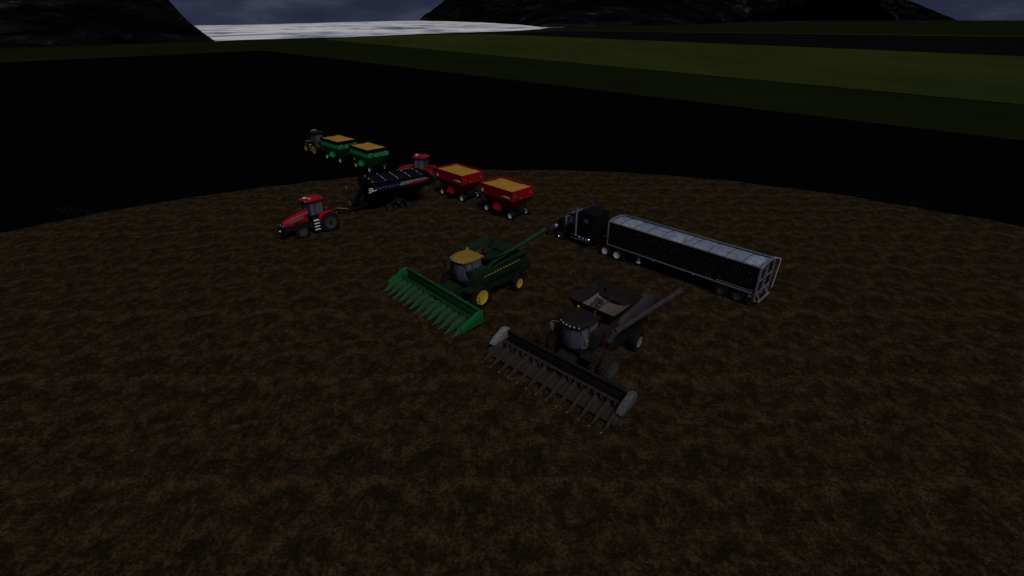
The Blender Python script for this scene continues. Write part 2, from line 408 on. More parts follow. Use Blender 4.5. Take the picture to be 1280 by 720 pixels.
    for s in (-1, 1):
        wheel(t, 0, s * 1.12, 1.0, .60, .62, rim=rim)
        wheel(t, 3.05, s * 1.02, .76, .52, .42, rim=rim, steer=R(steer))
    return t

TR1 = tractor('tractor', 'red tractor with white ladder steps, coupled in front of the long black grain cart', (-20.3, 51.1, 0), 226, 'red', 'red', 'rimgrey', 'silver', group='red tractors')
copy_thing(TR1, (-11.5, 68.3, 0), 163, 'half-hidden red tractor behind the black grain cart, pulling the two red wagons')
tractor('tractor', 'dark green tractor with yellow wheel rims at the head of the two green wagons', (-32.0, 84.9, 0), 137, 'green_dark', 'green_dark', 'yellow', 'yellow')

# ------------------------------------------------------------------ gravity wagon
def heap(x0, x1, y0, y1, z, hgt, nx=22, ny=14):
    b = MB(); vs = []; fs = []
    for i in range(nx + 1):
        for j in range(ny + 1):
            u, v = i / nx, j / ny
            e = min(1, 4.5 * min(u, 1 - u)) * min(1, 4.5 * min(v, 1 - v))
            x = x0 + (x1 - x0) * u; y = y0 + (y1 - y0) * v
            vs.append((x, y, z + hgt * e * (.7 + .3 * math.sin(PI * u) * math.sin(PI * v)) + .07 * noise.noise(Vector((x * 2.3, y * 2.3, z)))))
    for i in range(nx):
        for j in range(ny):
            a = i * (ny + 1) + j; fs.append((a, a + ny + 1, a + ny + 2, a + 1))
    return b.add(vs, fs)

def frame_rect(b, x0, x1, y0, y1, z0, z1, th=.05, fl=0.0):   # four upright panels forming an open box, top flared outward by fl
    def P(x, y, z, o): return (x, y, z)
    outb = [(x0, y0), (x1, y0), (x1, y1), (x0, y1)]
    outt = [(x0 - fl, y0 - fl), (x1 + fl, y0 - fl), (x1 + fl, y1 + fl), (x0 - fl, y1 + fl)]
    inb = [(x0 + th, y0 + th), (x1 - th, y0 + th), (x1 - th, y1 - th), (x0 + th, y1 - th)]
    intp = [(x0 - fl + th, y0 - fl + th), (x1 + fl - th, y0 - fl + th), (x1 + fl - th, y1 + fl - th), (x0 - fl + th, y1 + fl - th)]
    vs = [(x, y, z0) for x, y in outb] + [(x, y, z1) for x, y in outt] + [(x, y, z1) for x, y in intp] + [(x, y, z0) for x, y in inb]
    fs = []
    for i in range(4):
        j = (i + 1) % 4
        fs += [(i, j, 4 + j, 4 + i), (4 + i, 4 + j, 8 + j, 8 + i), (8 + i, 8 + j, 12 + j, 12 + i), (12 + i, 12 + j, j, i)]
    b.add(vs, fs)

def wagon(label, loc, ang, body, ext, green, group):
    t = thing('grain_wagon', label, 'wagon', loc, ang, group)
    L, W, zt = 2.65, 1.72, 3.5
    b = MB()
    # upper box, sloped ends and sides running down to a side chute
    frame_rect(b, -L, L, -W, W, 2.35, 2.92)
    top = [(-L, -W, 2.35), (L, -W, 2.35), (L, W, 2.35), (-L, W, 2.35)]
    bot = [(-1.75, -.8, 1.05), (1.6, -.8, 1.05), (1.6, 1.2, .98), (-1.75, 1.2, .98)]
    b.add(bot + top, [(3, 2, 1, 0), (0, 1, 5, 4), (1, 2, 6, 5), (2, 3, 7, 6), (3, 0, 4, 7)])
    body_o = part('hopper', b, M[body], t)
    e = MB(); frame_rect(e, -L - .01, L + .01, -W - .01, W + .01, 2.92, zt, .07, .04)
    part('side_extension', e, M[ext], t)
    r = MB()
    for s in (-1, 1):
        for k in range(7):
            x = -2.3 + k * .765; r.box(x - .04, x + .04, s * W - .05, s * (W + .06) if s > 0 else -W + .05, 2.36, 2.98) if s > 0 else r.box(x - .04, x + .04, -W - .06, -W + .02, 2.36, 2.98)
    for k in range(4):
        y = -1.2 + k * .8
        for s in (-1, 1): r.box(s * L - .05, s * L + .05, y - .04, y + .04, 2.36, 2.98)
    part('rib', r, M[body], body_o)
    part('corn', heap(-L + .22, L - .22, -W + .22, W - .22, zt - .12, .22), M['corn'], t)
    ch = MB(); ch.prism([(1.22, .95), (1.22, 1.6), (1.5, 1.5), (1.85, .9), (1.75, .75)], -.5, .5, 'x'); part('chute', ch, M[body], t)
    # running gear
    f = MB()
    f.box(-2.2, 2.2, -.09, .09, .72, .92); 
    for x in (-2.0, 2.0):
        f.box(x - .09, x + .09, -1.1, 1.1, .5, .66, .02); f.box(x - .08, x + .08, -.75, .75, .9, 1.06)
        for s in (-1, 1):
            f.tube((x, s * .7, .95), (x * .5, s * .9, 1.5), .05); f.tube((x * .98, s * .75, 1.0), (x * 1.12, s * 1.5, 2.38), .045); f.tube((x * .98, s * .2, 1.0), (x * 1.15, s * .5, 2.38), .045)
    part('running_gear', f, M['charcoal'] if not green else M['navy'], t)
    tg = MB(); tg.tube((2.0, .3, .6), (3.4, 0, .55), .05); tg.tube((2.0, -.3, .6), (3.4, 0, .55), .05); tg.box(3.35, 4.25, -.07, .07, .5, .62); part('tongue', tg, M['charcoal'], t)
    for x in (-2.0, 2.0):
        for s in (-1, 1): wheel(t, x, s * 1.25, .52, .38, .27, ag=False, rim='rimwhite')
    # decals
    d = MB()
    if not green:
        d.lathe([(0, .20), (.025, .20), (.025, .12), (0, .12)], 20, 'y', (2.2, W + .052, 2.72)); part('emblem', d, M['white'], body_o)
        d = MB(); d.prism([(-2.3, 2.62), (-1.2, 2.68), (-1.1, 2.74), (-2.2, 2.86)], W + .06, W + .075); part('side_decal', d, M['white'], body_o)
        d = MB(); d.box(-1.3, 2.0, W + .062, W + .075, 2.92, 2.98); part('dark_line', d, M['black'], body_o)
    else:
        for k in range(9):
            d.box(-L - .075, -L - .06, -1.35 + k * .3, -1.2 + k * .3, 2.72 + .03 * (k % 2), 2.86)
        part('tail_decal', d, M['worn_white'], body_o)
    for y, z in ((-1.1, 2.9), (1.2, 2.9), (.5, 2.55)):
        l = MB(); l.lathe([(0, .07), (-.04, .08), (-.06, .02)], 12, 'x', (-L - .05, y, z)); part('tail_reflector', l, M['redlens'] if not green else M['lens'], t)
    ld = MB()
    for s in (-.18, .18): ld.tube((-L - .12, .9 + s, 1.3), (-L - .12, .9 + s, 3.35), .02, seg=6)
    for k in range(6): ld.tube((-L - .12, .72, 1.4 + k * .33), (-L - .12, 1.08, 1.4 + k * .33), .016, seg=6)
    for s in (-1, 1): ld.tube((-L - .12, .9 + s * .18, 2.95), (-L - .02, .9 + s * .18, 2.95), .02, seg=6)
    part('ladder', ld, M['charcoal'] if not green else M['green_dark'], t)
    fr = MB(); fr.box(2.15, 2.4, 1.12, 1.2, 1.1, 1.3, .01); part('side_reflector', fr, M['white'], t)
    return t

W1 = wagon('red grain wagon full of corn, first of the red pair, behind the half-hidden red tractor', (-6.6, 62.1, 0), 134, 'red_dull', 'red_dull', False, 'red grain wagons')
copy_thing(W1, (-.6, 55.8, 0), 134, 'rearmost red grain wagon full of corn, nearest to the black semi truck')
G1 = wagon('green grain wagon with a black rim full of corn, coupled right behind the green tractor', (-27.5, 80.9, 0), 137, 'green', 'black', True, 'green grain wagons')
copy_thing(G1, (-21.4, 75.4, 0), 134, 'rearmost green grain wagon full of corn, pale marks along its tail')

# ------------------------------------------------------------------ big black grain cart
def grain_cart():
    t = thing('grain_cart', 'long black grain cart with blue, white and red stripe along its side', 'grain cart', (-14.45, 58.75, 0), 212)
    x0, x1, W = -4.1, 3.5, 1.8
    b = MB()
    frame_rect(b, x0, x1, -W, W, 2.55, 3.6, .05, .0)
    b.add([(-2.6, -.7, 1.45), (3.2, -.7, .75), (3.2, .9, .75), (-2.6, .9, 1.45), (x0, -W, 2.55), (x1, -W, 2.55), (x1, W, 2.55), (x0, W, 2.55)],
          [(3, 2, 1, 0), (0, 1, 5, 4), (1, 2, 6, 5), (2, 3, 7, 6), (3, 0, 4, 7)])
    hull = part('hopper', b, M['navy'], t)
    r = MB()
    for k in range(9):
        x = x0 + .3 + k * .86
        for s in (-1, 1):
            r.hexa([(x - .04, s * W - .02, 2.56), (x + .04, s * W - .02, 2.56), (x + .04, s * (W + .05), 2.56), (x - .04, s * (W + .05), 2.56),
                    (x - .04, s * W - .02, 2.7), (x + .04, s * W - .02, 2.7), (x + .04, s * (W + .05), 2.7), (x - .04, s * (W + .05), 2.7)])
    r.box(x0 - .06, x1 + .06, W, W + .08, 3.52, 3.6); r.box(x0 - .06, x1 + .06, -W - .08, -W, 3.52, 3.6)
    part('top_rail', r, M['black'], hull)
    # tarp bows with pale clips
    for k in range(5):
        x = x0 + .8 + k * 1.5
        q = MB(); pts = [(x, -W + 2 * W * i / 10, 3.60 + .05 * math.sin(PI * i / 10)) for i in range(11)]
        q.path(pts, .028, 6); q.cur = 1
        for i in range(1, 14):
            u = i / 14 + random.uniform(-.01, .01)
            if random.random() < .35: continue
            q.box(x - .035, x + .035, -W + 2 * W * u - .045, -W + 2 * W * u + .045, 3.62 + .05 * math.sin(PI * u), 3.66 + .05 * math.sin(PI * u))
        part('tarp_bow', q, [M['charcoal'], M['white']], t)
    tp = MB(); secs = []
    for i in range(13):
        x = x0 + (x1 - x0) * i / 12
        secs.append([(x, -W + .1 + 2 * (W - .1) * j / 10, 3.50 - .22 * math.sin(PI * j / 10) - (.06 if i % 2 else 0)) for j in range(11)])
    tp.ring(secs, cap=False, close=False); part('tarp', tp, M['black'], t)
    # stripe on the near (left) side
    yf = W + .012
    d = MB(); d.prism([(-.3, 2.78), (2.6, 2.74), (2.75, 3.02), (-.3, 3.12)], W + .002, yf); part('blue_stripe', d, M['blue'], hull)
    d = MB()
    rnd = random.Random(3)
    for k in range(9):      # the worn white marks on the blue, too small to read
        xx = 2.35 - k * .29; zz = 2.86 + .012 * k
        d.box(xx - .10, xx, yf, yf + .008, zz, zz + .05); 
        if k % 3 != 1: d.box(xx - .13, xx - .09, yf, yf + .008, zz, zz + .16 + .04 * rnd.random())
        if k in (1, 5): d.box(xx - .13, xx - .02, yf, yf + .008, zz - .12, zz - .07); d.box(xx - .04, xx, yf, yf + .008, zz - .12, zz)
    part('stripe_marks', d, M['worn_white'], hull)
    d = MB(); d.prism([(-.45, 2.80), (-.3, 2.95), (-.55, 3.2), (-2.0, 3.30), (-3.6, 3.34), (-4.0, 3.22), (-2.2, 3.02), (-1.2, 2.86)], W + .002, yf); part('silver_swoosh', d, M['worn_white'], hull)
    d = MB(); d.prism([(-1.3, 2.78), (-2.3, 2.95), (-3.7, 3.16), (-4.05, 3.14), (-4.05, 3.05), (-2.6, 2.80)], W + .002, yf); part('red_swoosh', d, M['red'], hull)
    d = MB()   # looped white emblem with a trailing tail
    pts = []
    for i in range(22):
        a = R(-60 + i * 15.5); rr = .19 + .02 * math.sin(3 * a)
        pts.append((3.12 + rr * 1.15 * math.cos(a), yf, 2.83 + rr * math.sin(a)))
    d.path(pts, .055, 6); d.path([(3.42, yf, 2.52), (3.1, yf, 2.6), (2.8, yf, 2.68), (2.45, yf, 2.72)], .05, 6); d.path([(3.3, yf, 2.7), (3.1, yf, 2.8), (2.95, yf, 2.9)], .05, 6)
    part('emblem', d, M['white'], hull)
    # unloading auger folded diagonally over the front corner
    a = MB(); a.tube((4.9, .2, .85), (3.45, 1.75, 4.1), .30, .28, 14); a.tube((2.4, .1, .8), (4.9, .2, .85), .2)
    part('unloading_auger', a, M['navy'], t)
    # front gantry, ladder and drawbar
    g = MB()
    for s in (-.55, .25):
        g.tube((5.4, s, 3.35), (4.9, s, .8), .04, seg=6); g.tube((5.4, s, 3.35), (x1, s * 2.2, 3.55), .03, seg=6); g.tube((5.2, s, 2.3), (x1, s * 2, 2.6), .03, seg=6)
    for k in range(6): g.tube((4.95 + k * .08, -.55, 1.1 + k * .42), (4.95 + k * .08, .25, 1.1 + k * .42), .022, seg=6)
    g.tube((5.4, -.55, 3.35), (5.4, .25, 3.35), .035, seg=6)
    part('ladder_frame', g, M['charcoal'], t)
    w = MB(); w.box(5.38, 5.46, -.1, .3, 2.85, 3.28, .02); part('white_plate', w, M['worn_white'], t)
    f = MB(); f.box(2.6, 6.9, -.12, .12, .58, .84, .03); f.tube((2.4, -.9, .95), (5.0, -.1, .72), .09); f.tube((2.4, .9, .95), (5.0, .1, .72), .09); f.box(-2.6, 2.7, -.55, .55, .82, 1.05, .03)
    f.box(-.3, .3, -1.5, 1.5, .7, .98, .03); f.box(6.8, 7.3, -.06, .06, .55, .65)
    for x in (-2.2, 1.8):
        for s in (-1, 1): f.tube((x, s * .5, .95), (x, s * 1.6, 2.6), .07)
    part('frame', f, M['navy'], t)
    j = MB(); j.tube((5.6, .18, .62), (6.9, .18, .9), .045); part('drive_shaft', j, M['brass'], t)
    j = MB(); j.tube((5.2, -.3, .35), (5.2, -.3, 1.35), .05); j.box(5.05, 5.35, -.45, -.15, .30, .36); part('jack', j, M['worn_white'], t)
    for s in (-1, 1):   # crawler tracks
        def outline(o, n=40):
            cs = [(-1.15, .36 + 0, .36), (1.15, .36, .36), (0, .98, .30)]
            pts = []
            for (cx, cz, rr), (a0, a1) in zip(cs, ((165, 270), (270, 375), (25, 155))):
                for i in range(9):
                    aa = R(a0 + (a1 - a0) * i / 8); pts.append((cx + (rr + o) * math.cos(aa), cz + (rr + o) * math.sin(aa)))
            return pts
        b = MB(); po, pi = outline(0), outline(-.06); y0, y1 = s * 1.2, s * 1.85
        n = len(po)
        b.ring([[(x, y0, z) for x, z in po], [(x, y1, z) for x, z in po]], cap=False)
        b.ring([[(x, y0, z) for x, z in pi], [(x, y1, z) for x, z in pi]], cap=False)
        for y in (y0, y1): b.ring([[(x, y, z) for x, z in po], [(x, y, z) for x, z in pi]], cap=False)
        for i in range(0, n):   # lugs
            x, z = po[i]; nx, nz_ = po[(i + 1) % n]
            if math.hypot(nx - x, nz_ - z) > .3:
                m_ = int(math.hypot(nx - x, nz_ - z) / .17)
                for q in range(m_):
                    u = (q + .5) / m_; px, pz = x + (nx - x) * u, z + (nz_ - z) * u
                    b.box(px - .04, px + .04, min(y0, y1), max(y0, y1) + .004, pz - .03, pz + .045)
            elif i % 2 == 0: b.box(x - .04, x + .04, min(y0, y1), max(y0, y1) + .004, z - .04, z + .04)
        tk = part('track', b, M['rubber'], t)
        b = MB()
        for cx, cz, rr in ((-1.15, .36, .29), (1.15, .36, .29), (0, .95, .26), (-.4, .24, .17), (.4, .24, .17)):
            b.lathe([(y0 * .99, rr * .4), (y0, rr), (y1, rr), (y1 * 1.0 + s * .02, rr * .85), (y1 - s * .06, rr * .75), (y1 - s * .05, rr * .3), (y1 + s * .03, rr * .25), (y1 + s * .03, .01)], 20, 'y', (cx, 0, cz))
        part('track_roller', b, M['mudmetal'], tk)
grain_cart()

# ------------------------------------------------------------------ semi truck
def semi():
    t = thing('semi_truck', 'black long-nose semi truck with sleeper cab and chrome exhaust stacks', 'truck', (10.3, 44.2, 0), 134.6)
    f = MB()
    for s in (-1, 1): f.box(-1.3, 7.2, s * .43 - .05, s * .43 + .05, .75, 1.02)
    for x in (-.68, .68, 6.34): f.tube((x, -1.05, .52), (x, 1.05, .52), .09)
    f.box(-.9, .9, -.45, .45, 1.02, 1.16, .02); f.box(-1.3, -1.2, -.5, .5, .7, 1.05)
    part('frame', f, M['charcoal'], t)
    sl = MB(); sl.prism([(2.2, 1.1), (4.25, 1.1), (4.25, 3.55), (3.6, 3.72), (2.2, 3.62)], -1.15, 1.15, bev=.07)
    slo = part('sleeper', sl, M['black'], t)
    w = MB(); w.box(3.0, 3.5, 1.15, 1.165, 2.55, 2.95, .005); part('side_window', w, M['glass'], slo)
    c = MB(); c.prism([(4.25, 1.0), (5.75, 1.0), (5.75, 2.05), (5.35, 2.95), (4.25, 3.05)], -1.0, 1.0, bev=.06)
    cab = part('cab', c, M['black'], t)
    w = MB()
    w.hexa([(5.765, -.88, 2.1), (5.79, -.88, 2.1), (5.79, .88, 2.1), (5.765, .88, 2.1), (5.40, -.85, 2.86), (5.43, -.85, 2.86), (5.43, .85, 2.86), (5.40, .85, 2.86)])
    part('windshield', w, M['glass'], cab)
    for s in (-1, 1):
        w = MB(); w.prism([(4.55, 2.05), (5.6, 2.05), (5.3, 2.75), (4.55, 2.8)], s * 1.003, s * 1.012); part('side_window', w, M['glass'], cab)
        d = MB(); d.tube((4.62, s * 1.03, 1.5), (4.62, s * 1.03, 2.0), .02, seg=6); d.box(4.55, 4.72, s * 1.02 - .015, s * 1.02 + .02, 1.62, 1.67); part('door_handle', d, M['chrome'], cab)
        m = MB(); m.path([(5.4, s * 1.0, 2.75), (5.6, s * 1.32, 2.75)], .02); m.path([(5.5, s * 1.0, 1.95), (5.6, s * 1.32, 2.0)], .02); m.box(5.55, 5.65, s * 1.32 - .11, s * 1.32 + .11, 2.0, 2.75, .03); part('mirror', m, M['silver'], cab)
        st = MB(); st.tube((4.38, s * 1.24, 1.0), (4.38, s * 1.24, 3.75), .1 if s > 0 else .1, seg=14); 
        if s < 0: st.tube((4.38, s * 1.24, 3.75), (4.38, s * 1.24, 4.45), .062, seg=12); st.tube((4.38, s * 1.24, 4.45), (4.25, s * 1.24, 4.62), .065)
        else: st.tube((4.38, s * 1.24, 3.75), (4.30, s * 1.24, 3.86), .07, seg=12)
        part('exhaust_stack', st, M['silver'] if s > 0 else M['chrome'], t)
        ft = MB(); ft.lathe([(0, .02), (0, .27), (.04, .3), (1.36, .3), (1.4, .27), (1.4, .02)], 26, 'x', (2.75, s * .92, .78))
        tank = part('fuel_tank', ft, M['chrome'], t)
        q = MB()
        for xx in (3.0, 3.45, 3.9): q.lathe([(0, .3), (0, .315), (.06, .315), (.06, .3)], 26, 'x', (xx, s * .92, .78))
        q.box(4.2, 5.0, s * .98 - .16, s * .98 + .16, .55, .62, .01); q.box(4.2, 5.0, s * .98 - .16, s * .98 + .16, .95, 1.0, .01)
        part('step', q, M['silver'], tank)
        ac = MB(); ac.lathe([(0, .02), (0, .19), (.7, .19), (.75, .12), (.75, .02)], 20, 'z', (5.85, s * .92, 1.5)); part('air_cleaner', ac, M['chrome'], t)
        fe = MB(); secs = []
        for k in range(9):
            a = R(-5 + k * 22); x, z = 6.34 + .66 * math.cos(a), .55 + .66 * math.sin(a)
            secs.append([(x, s * .72, z + .03), (x, s * 1.22, z), (6.34 + (x - 6.34) * .94, s * 1.22, .55 + (z - .55) * .92), (6.34 + (x - 6.34) * .94, s * .72, .55 + (z - .55) * .92)])
        fe.ring(secs); part('fender', fe, M['black'], t)
        hl = MB(); hl.box(7.05, 7.3, s * .95 - .14, s * .95 + .14, 1.12, 1.36, .04); part('headlight', hl, M['lens'], t)
    h = MB(); secs = []
    for x, wd, zt in ((5.7, .92, 2.12), (6.3, .78, 2.05), (7.0, .62, 1.95), (7.35, .56, 1.88)):
        secs.append([(x, -wd, 1.0), (x, -wd, zt - .3), (x, -wd * .8, zt - .06), (x, 0, zt), (x, wd * .8, zt - .06), (x, wd, zt - .3), (x, wd, 1.0)])
    h.ring(secs); part('hood', h, M['black'], t)
    g = MB(); g.box(7.34, 7.42, -.55, .55, .85, 1.85, .03)
    for k in range(10): g.box(7.41, 7.44, -.48 + k * .1, -.45 + k * .1, .9, 1.8)
    part('grille', g, M['chrome'], t)
    b = MB(); b.box(7.4, 7.62, -1.2, 1.2, .42, .82, .05); part('bumper', b, M['chrome'], t)
    for k in range(5):
        l = MB(); l.lathe([(0, .05), (.1, .06), (.14, .01)], 10, 'x', (5.2, -.7 + k * .35, 3.07)); part('marker_light', l, M['lens'], cab)
    v = MB(); v.box(5.3, 5.85, -.95, .95, 2.84, 2.89, .01); part('sun_visor', v, M['chrome'], cab)
    ho = MB()
    for s in (-.6, .6): ho.lathe([(0, .03), (.5, .04), (.6, .09), (.61, .01)], 10, 'x', (4.5, s, 3.17))
    part('air_horn', ho, M['chrome'], cab)
    for x in (-.68, .68):
        for s in (-1, 1):
            for y in (.92, 1.24): wheel(t, x, s * y - s * .02, .52, .27, .30, ag=False, rim='rimwhite')
    for s in (-1, 1): wheel(t, 6.34, s * 1.06, .52, .3, .30, ag=False, rim='chrome')
    mf = MB()
    for s in (-1, 1): mf.box(-1.42, -1.38, s * 1.05 - .3, s * 1.05 + .3, .25, .95)
    part('mud_flap', mf, M['rubber'], t)
semi()

def trailer():
    t = thing('hopper_trailer', 'long hopper trailer with black sides with painted sparkle dots, silver rails and a grey cover', 'trailer', (18.45, 36.2, 0), 135)
    x0, x1, W, zb, zt = -1.95, 12.0, 1.3, 1.25, 3.45
    b = MB()
    for s in (-1, 1): b.box(x0, x1, s * (W - .03), s * W, zb, zt) if s > 0 else b.box(x0, x1, -W, -W + .03, zb, zt)
    sides = part('side_panel', b, M['black'], t)
    b = MB(); rnd = random.Random(5)  # scattered pale studs stand in for specular sparkle on the black side
    for i in range(46):
        for j in range(9):
            x = x0 + .25 + i * (x1 - x0 - .5) / 45; z = zb + .16 + j * .235
            if rnd.random() < .35: continue
            x += rnd.uniform(-.1, .1); z += rnd.uniform(-.06, .06); r = .009 + .022 * rnd.random() ** 2
            b.box(x - r, x + r, W - .002, W + .012, z - r, z + r)
    part('rivet_glints', b, M['worn_white'], sides)
    e = MB()   # end walls and arched bulkhead
    for xx, th in ((x1 - .05, .05), (x0, .05)):
        top = [(-W, zt), (-W * .6, zt + .17), (0, zt + .23), (W * .6, zt + .17), (W, zt)]
        e = MB(); e.prism([(-W + .002, zb)] + [(y * .998, z) for y, z in top] + [(W - .002, zb)], xx, xx + th, 'x')
        part('end_wall', e, M['black'], t)
    for xx in (x1 - .06, x0 - .01):
        top = [(-W, zt + .01), (-W * .6, zt + .18), (0, zt + .24), (W * .6, zt + .18), (W, zt + .01)]
        outer = top; inner = [(y, z - .12) for y, z in top][::-1]
        e = MB(); e.prism(outer + inner, xx - .07, xx + .14, 'x')
        part('bulkhead_cap', e, M['silver'], t)
    # taut grey cover crowned like the end caps, sagging between some of the bows
    n = MB(); secs = []; nx = 84; ny = 14; rc = random.Random(12)
    def sag(x, y):
        d = 0
        for cx, dep, wd in ((x1 - 1.9, .75, .36), ((x0 + x1) / 2 + .2, .85, .32), (x0 + .7, .5, .35)):
            d += dep * math.exp(-((x - cx - .25 * y) / wd) ** 2)
        return d
    for i in range(nx + 1):
        x = x0 + .12 + (x1 - x0 - .24) * i / nx; row = []
        for j in range(ny + 1):
            v = j / ny; y = -W + .05 + (2 * W - .1) * v; e = math.sin(PI * v)
            row.append((x, y, zt - .10 + .16 * e - sag(x, y) * e ** .6 + .02 * e * noise.noise(Vector((x * 1.3, y * 1.5, 3)))))
        secs.append(row)
    n.ring(secs, cap=False, close=False)
    inn = part('cover', n, M['inner'], t)
    for k in range(9):
        x = x0 + 1.55 + k * 1.42
        q = MB(); q.path([(x, -W + .05 + (2 * W - .1) * v / 10, zt - .095 + .16 * math.sin(PI * v / 10) + .012 - sag(x, -W + .05 + (2 * W - .1) * v / 10) * math.sin(PI * v / 10) ** .6) for v in range(11)], .024, 6)
        part('bow', q, M['charcoal'], inn)
    r = MB()
    for s in (-1, 1):
        r.box(x0 - .05, x1 + .05, s * W - .05, s * W + .05, zt - .02, zt + .07, .01)
        r.box(x0 - .05, x1 + .02, s * W - .04, s * W + .055, zb - .1, zb + .02, .01)
        r.box(x0 + .3, x1 - 1.6, s * W - .5, s * W - .38, zb - .3, zb - .12)
    q = r.box(x0 + .2, x0 + 3.2, W + .012, W + .05, zb + .13, zb + .18)
    rnd = random.Random(9)
    for k in range(70):
        x = x0 + .1 + k * .2
        for s in (-1, 1):
            if rnd.random() < .7: r.box(x - .025, x + .025, s * W - .03, s * W + .03, zt + .07, zt + .10)
    part('rail', r, M['silver'], t)
    for s in (-1, 1):
        p = MB(); p.box(x0 - .06, x0 + .1, s * (W + .03) - .08, s * (W + .03) + .08, .62, zt + .05, .01); part('corner_post', p, M['silver'], t)
        p = MB(); p.box(x1 - .06, x1 + .05, s * (W + .02) - .05, s * (W + .02) + .05, zb - .1, zt + .05, .01); part('corner_post', p, M['silver'], t)
    # rear ladder, frame and roll-tarp arm
    l = MB()
    for y in (.35, .75): l.tube((x0 - .12, y, 1.0), (x0 - .12, y, zt), .028, seg=6)
    for k in range(7): l.tube((x0 - .12, .35, 1.15 + k * .35), (x0 - .12, .75, 1.15 + k * .35), .02, seg=6)
    for z in (1.4, 3.2):
        for y in (.35, .75): l.tube((x0 - .12, y, z), (x0, y, z), .02, seg=6)
    part('ladder', l, M['silver'], t)
    l = MB(); l.box(x0 - .05, x0 - .005, -W, W, 2.3, 2.4); l.box(x0 - .05, x0 - .005, -W, W, 1.2, 1.35); l.box(x0 - .06, x0 - .004, -.1, 0, 1.3, 3.4)
    l.box(x0 - .35, x0 - .22, -1.15, 1.15, .5, .62, .02)
    for y in (-.8, .8): l.tube((x0 - .28, y, .55), (x0 + .1, y, 1.15), .05)
    part('rear_frame', l, M['silver'], t)
    l = MB(); l.path([(x0 + .05, -W - .05, zt + .08), (x0 - .42, -W - .08, zt + .08), (x0 - .3, -W - .1, .95)], .03, 8)
    part('tarp_arm', l, M['white'], t)
    c = MB()
    for s in (-1, 1):
        c.box(-1.7, 2.6, s * .5 - .05, s * .5 + .05, .85, 1.15)
        c.box(10.2, 12.0, s * .5 - .05, s * .5 + .05, 1.05, 1.2)
        for xx in (3.0, 8.2): c.tube((xx, s * .5, 1.15), (xx, s * .5, zb), .05)
    for x in (-.68, .68): c.tube((x, -1.05, .52), (x, 1.05, .52), .1)
    for a in (x0 + 1.9, 7.2):       # hopper bottoms and gates
        c.add([(a + .4, -.5, 1.0), (a + 2.0, -.5, 1.0), (a + 2.0, .5, 1.0), (a + .4, .5, 1.0), (a - .4, -1.0, zb), (a + 2.8, -1.0, zb), (a + 2.8, 1.0, zb), (a - .4, 1.0, zb)],
              [(3, 2, 1, 0), (0, 1, 5, 4), (1, 2, 6, 5), (2, 3, 7, 6), (3, 0, 4, 7)])
    part('under_frame', c, M['charcoal'], t)
    for s in (-1, 1):
        g = MB(); g.box(8.45, 8.65, s * 1.1 - .08, s * 1.1 + .08, .42, 1.2, .01); g.box(8.38, 8.72, s * 1.1 - .17, s * 1.1 + .17, .34, .42, .01); g.tube((8.55, s * 1.1, .8), (7.9, s * .8, 1.2), .035)
        part('landing_leg', g, M['white'], t)
        b = MB(); secs = []
        for k in range(13):
            a = R(10 + k * 13.3)
            secs.append([(.0 + 1.45 * math.cos(a), s * .78, .78 + .36 * math.sin(a)), (1.45 * math.cos(a), s * 1.26, .78 + .36 * math.sin(a)), (1.45 * math.cos(a), s * 1.26, .76 + .36 * math.sin(a)), (1.45 * math.cos(a), s * .78, .76 + .36 * math.sin(a))])
    for s in (-1, 1):
        for x in (-.68, .68):
            for y in (.92, 1.22): wheel(t, x, s * y, .57, .27, .30, ag=False, rim='rimgrey')
            h = MB(); h.box(x - .25, x + .1, s * 1.16 - .1, s * 1.16 + .1, 1.06, 1.10, .01); part('fender_bracket', h, M['white'], t)
        m = MB(); m.box(-1.62, -1.56, s * 1.05 - .28, s * 1.05 + .28, .3, .95); part('mud_flap', m, M['rubber'], t)
        l = MB(); l.box(x0 - .1, x0 - .06, s * 1.15 - .09, s * 1.15 + .09, .52, .64, .01); part('tail_light', l, M['redlens'], t)
    for x in (3.2, 7.0):
        l = MB(); l.lathe([(0, .04), (.03, .04), (.04, .01)], 10, 'y', (x, W + .05, zb - .12)); part('marker_light', l, M['lens'], t)
    g = MB(); g.box(7.4, 8.0, W - .35, W - .12, .95, 1.1, .02); g.box(-1.75, -1.45, W + .02, W + .06, .86, 1.02); part('side_box', g, M['worn_white'], t)
trailer()

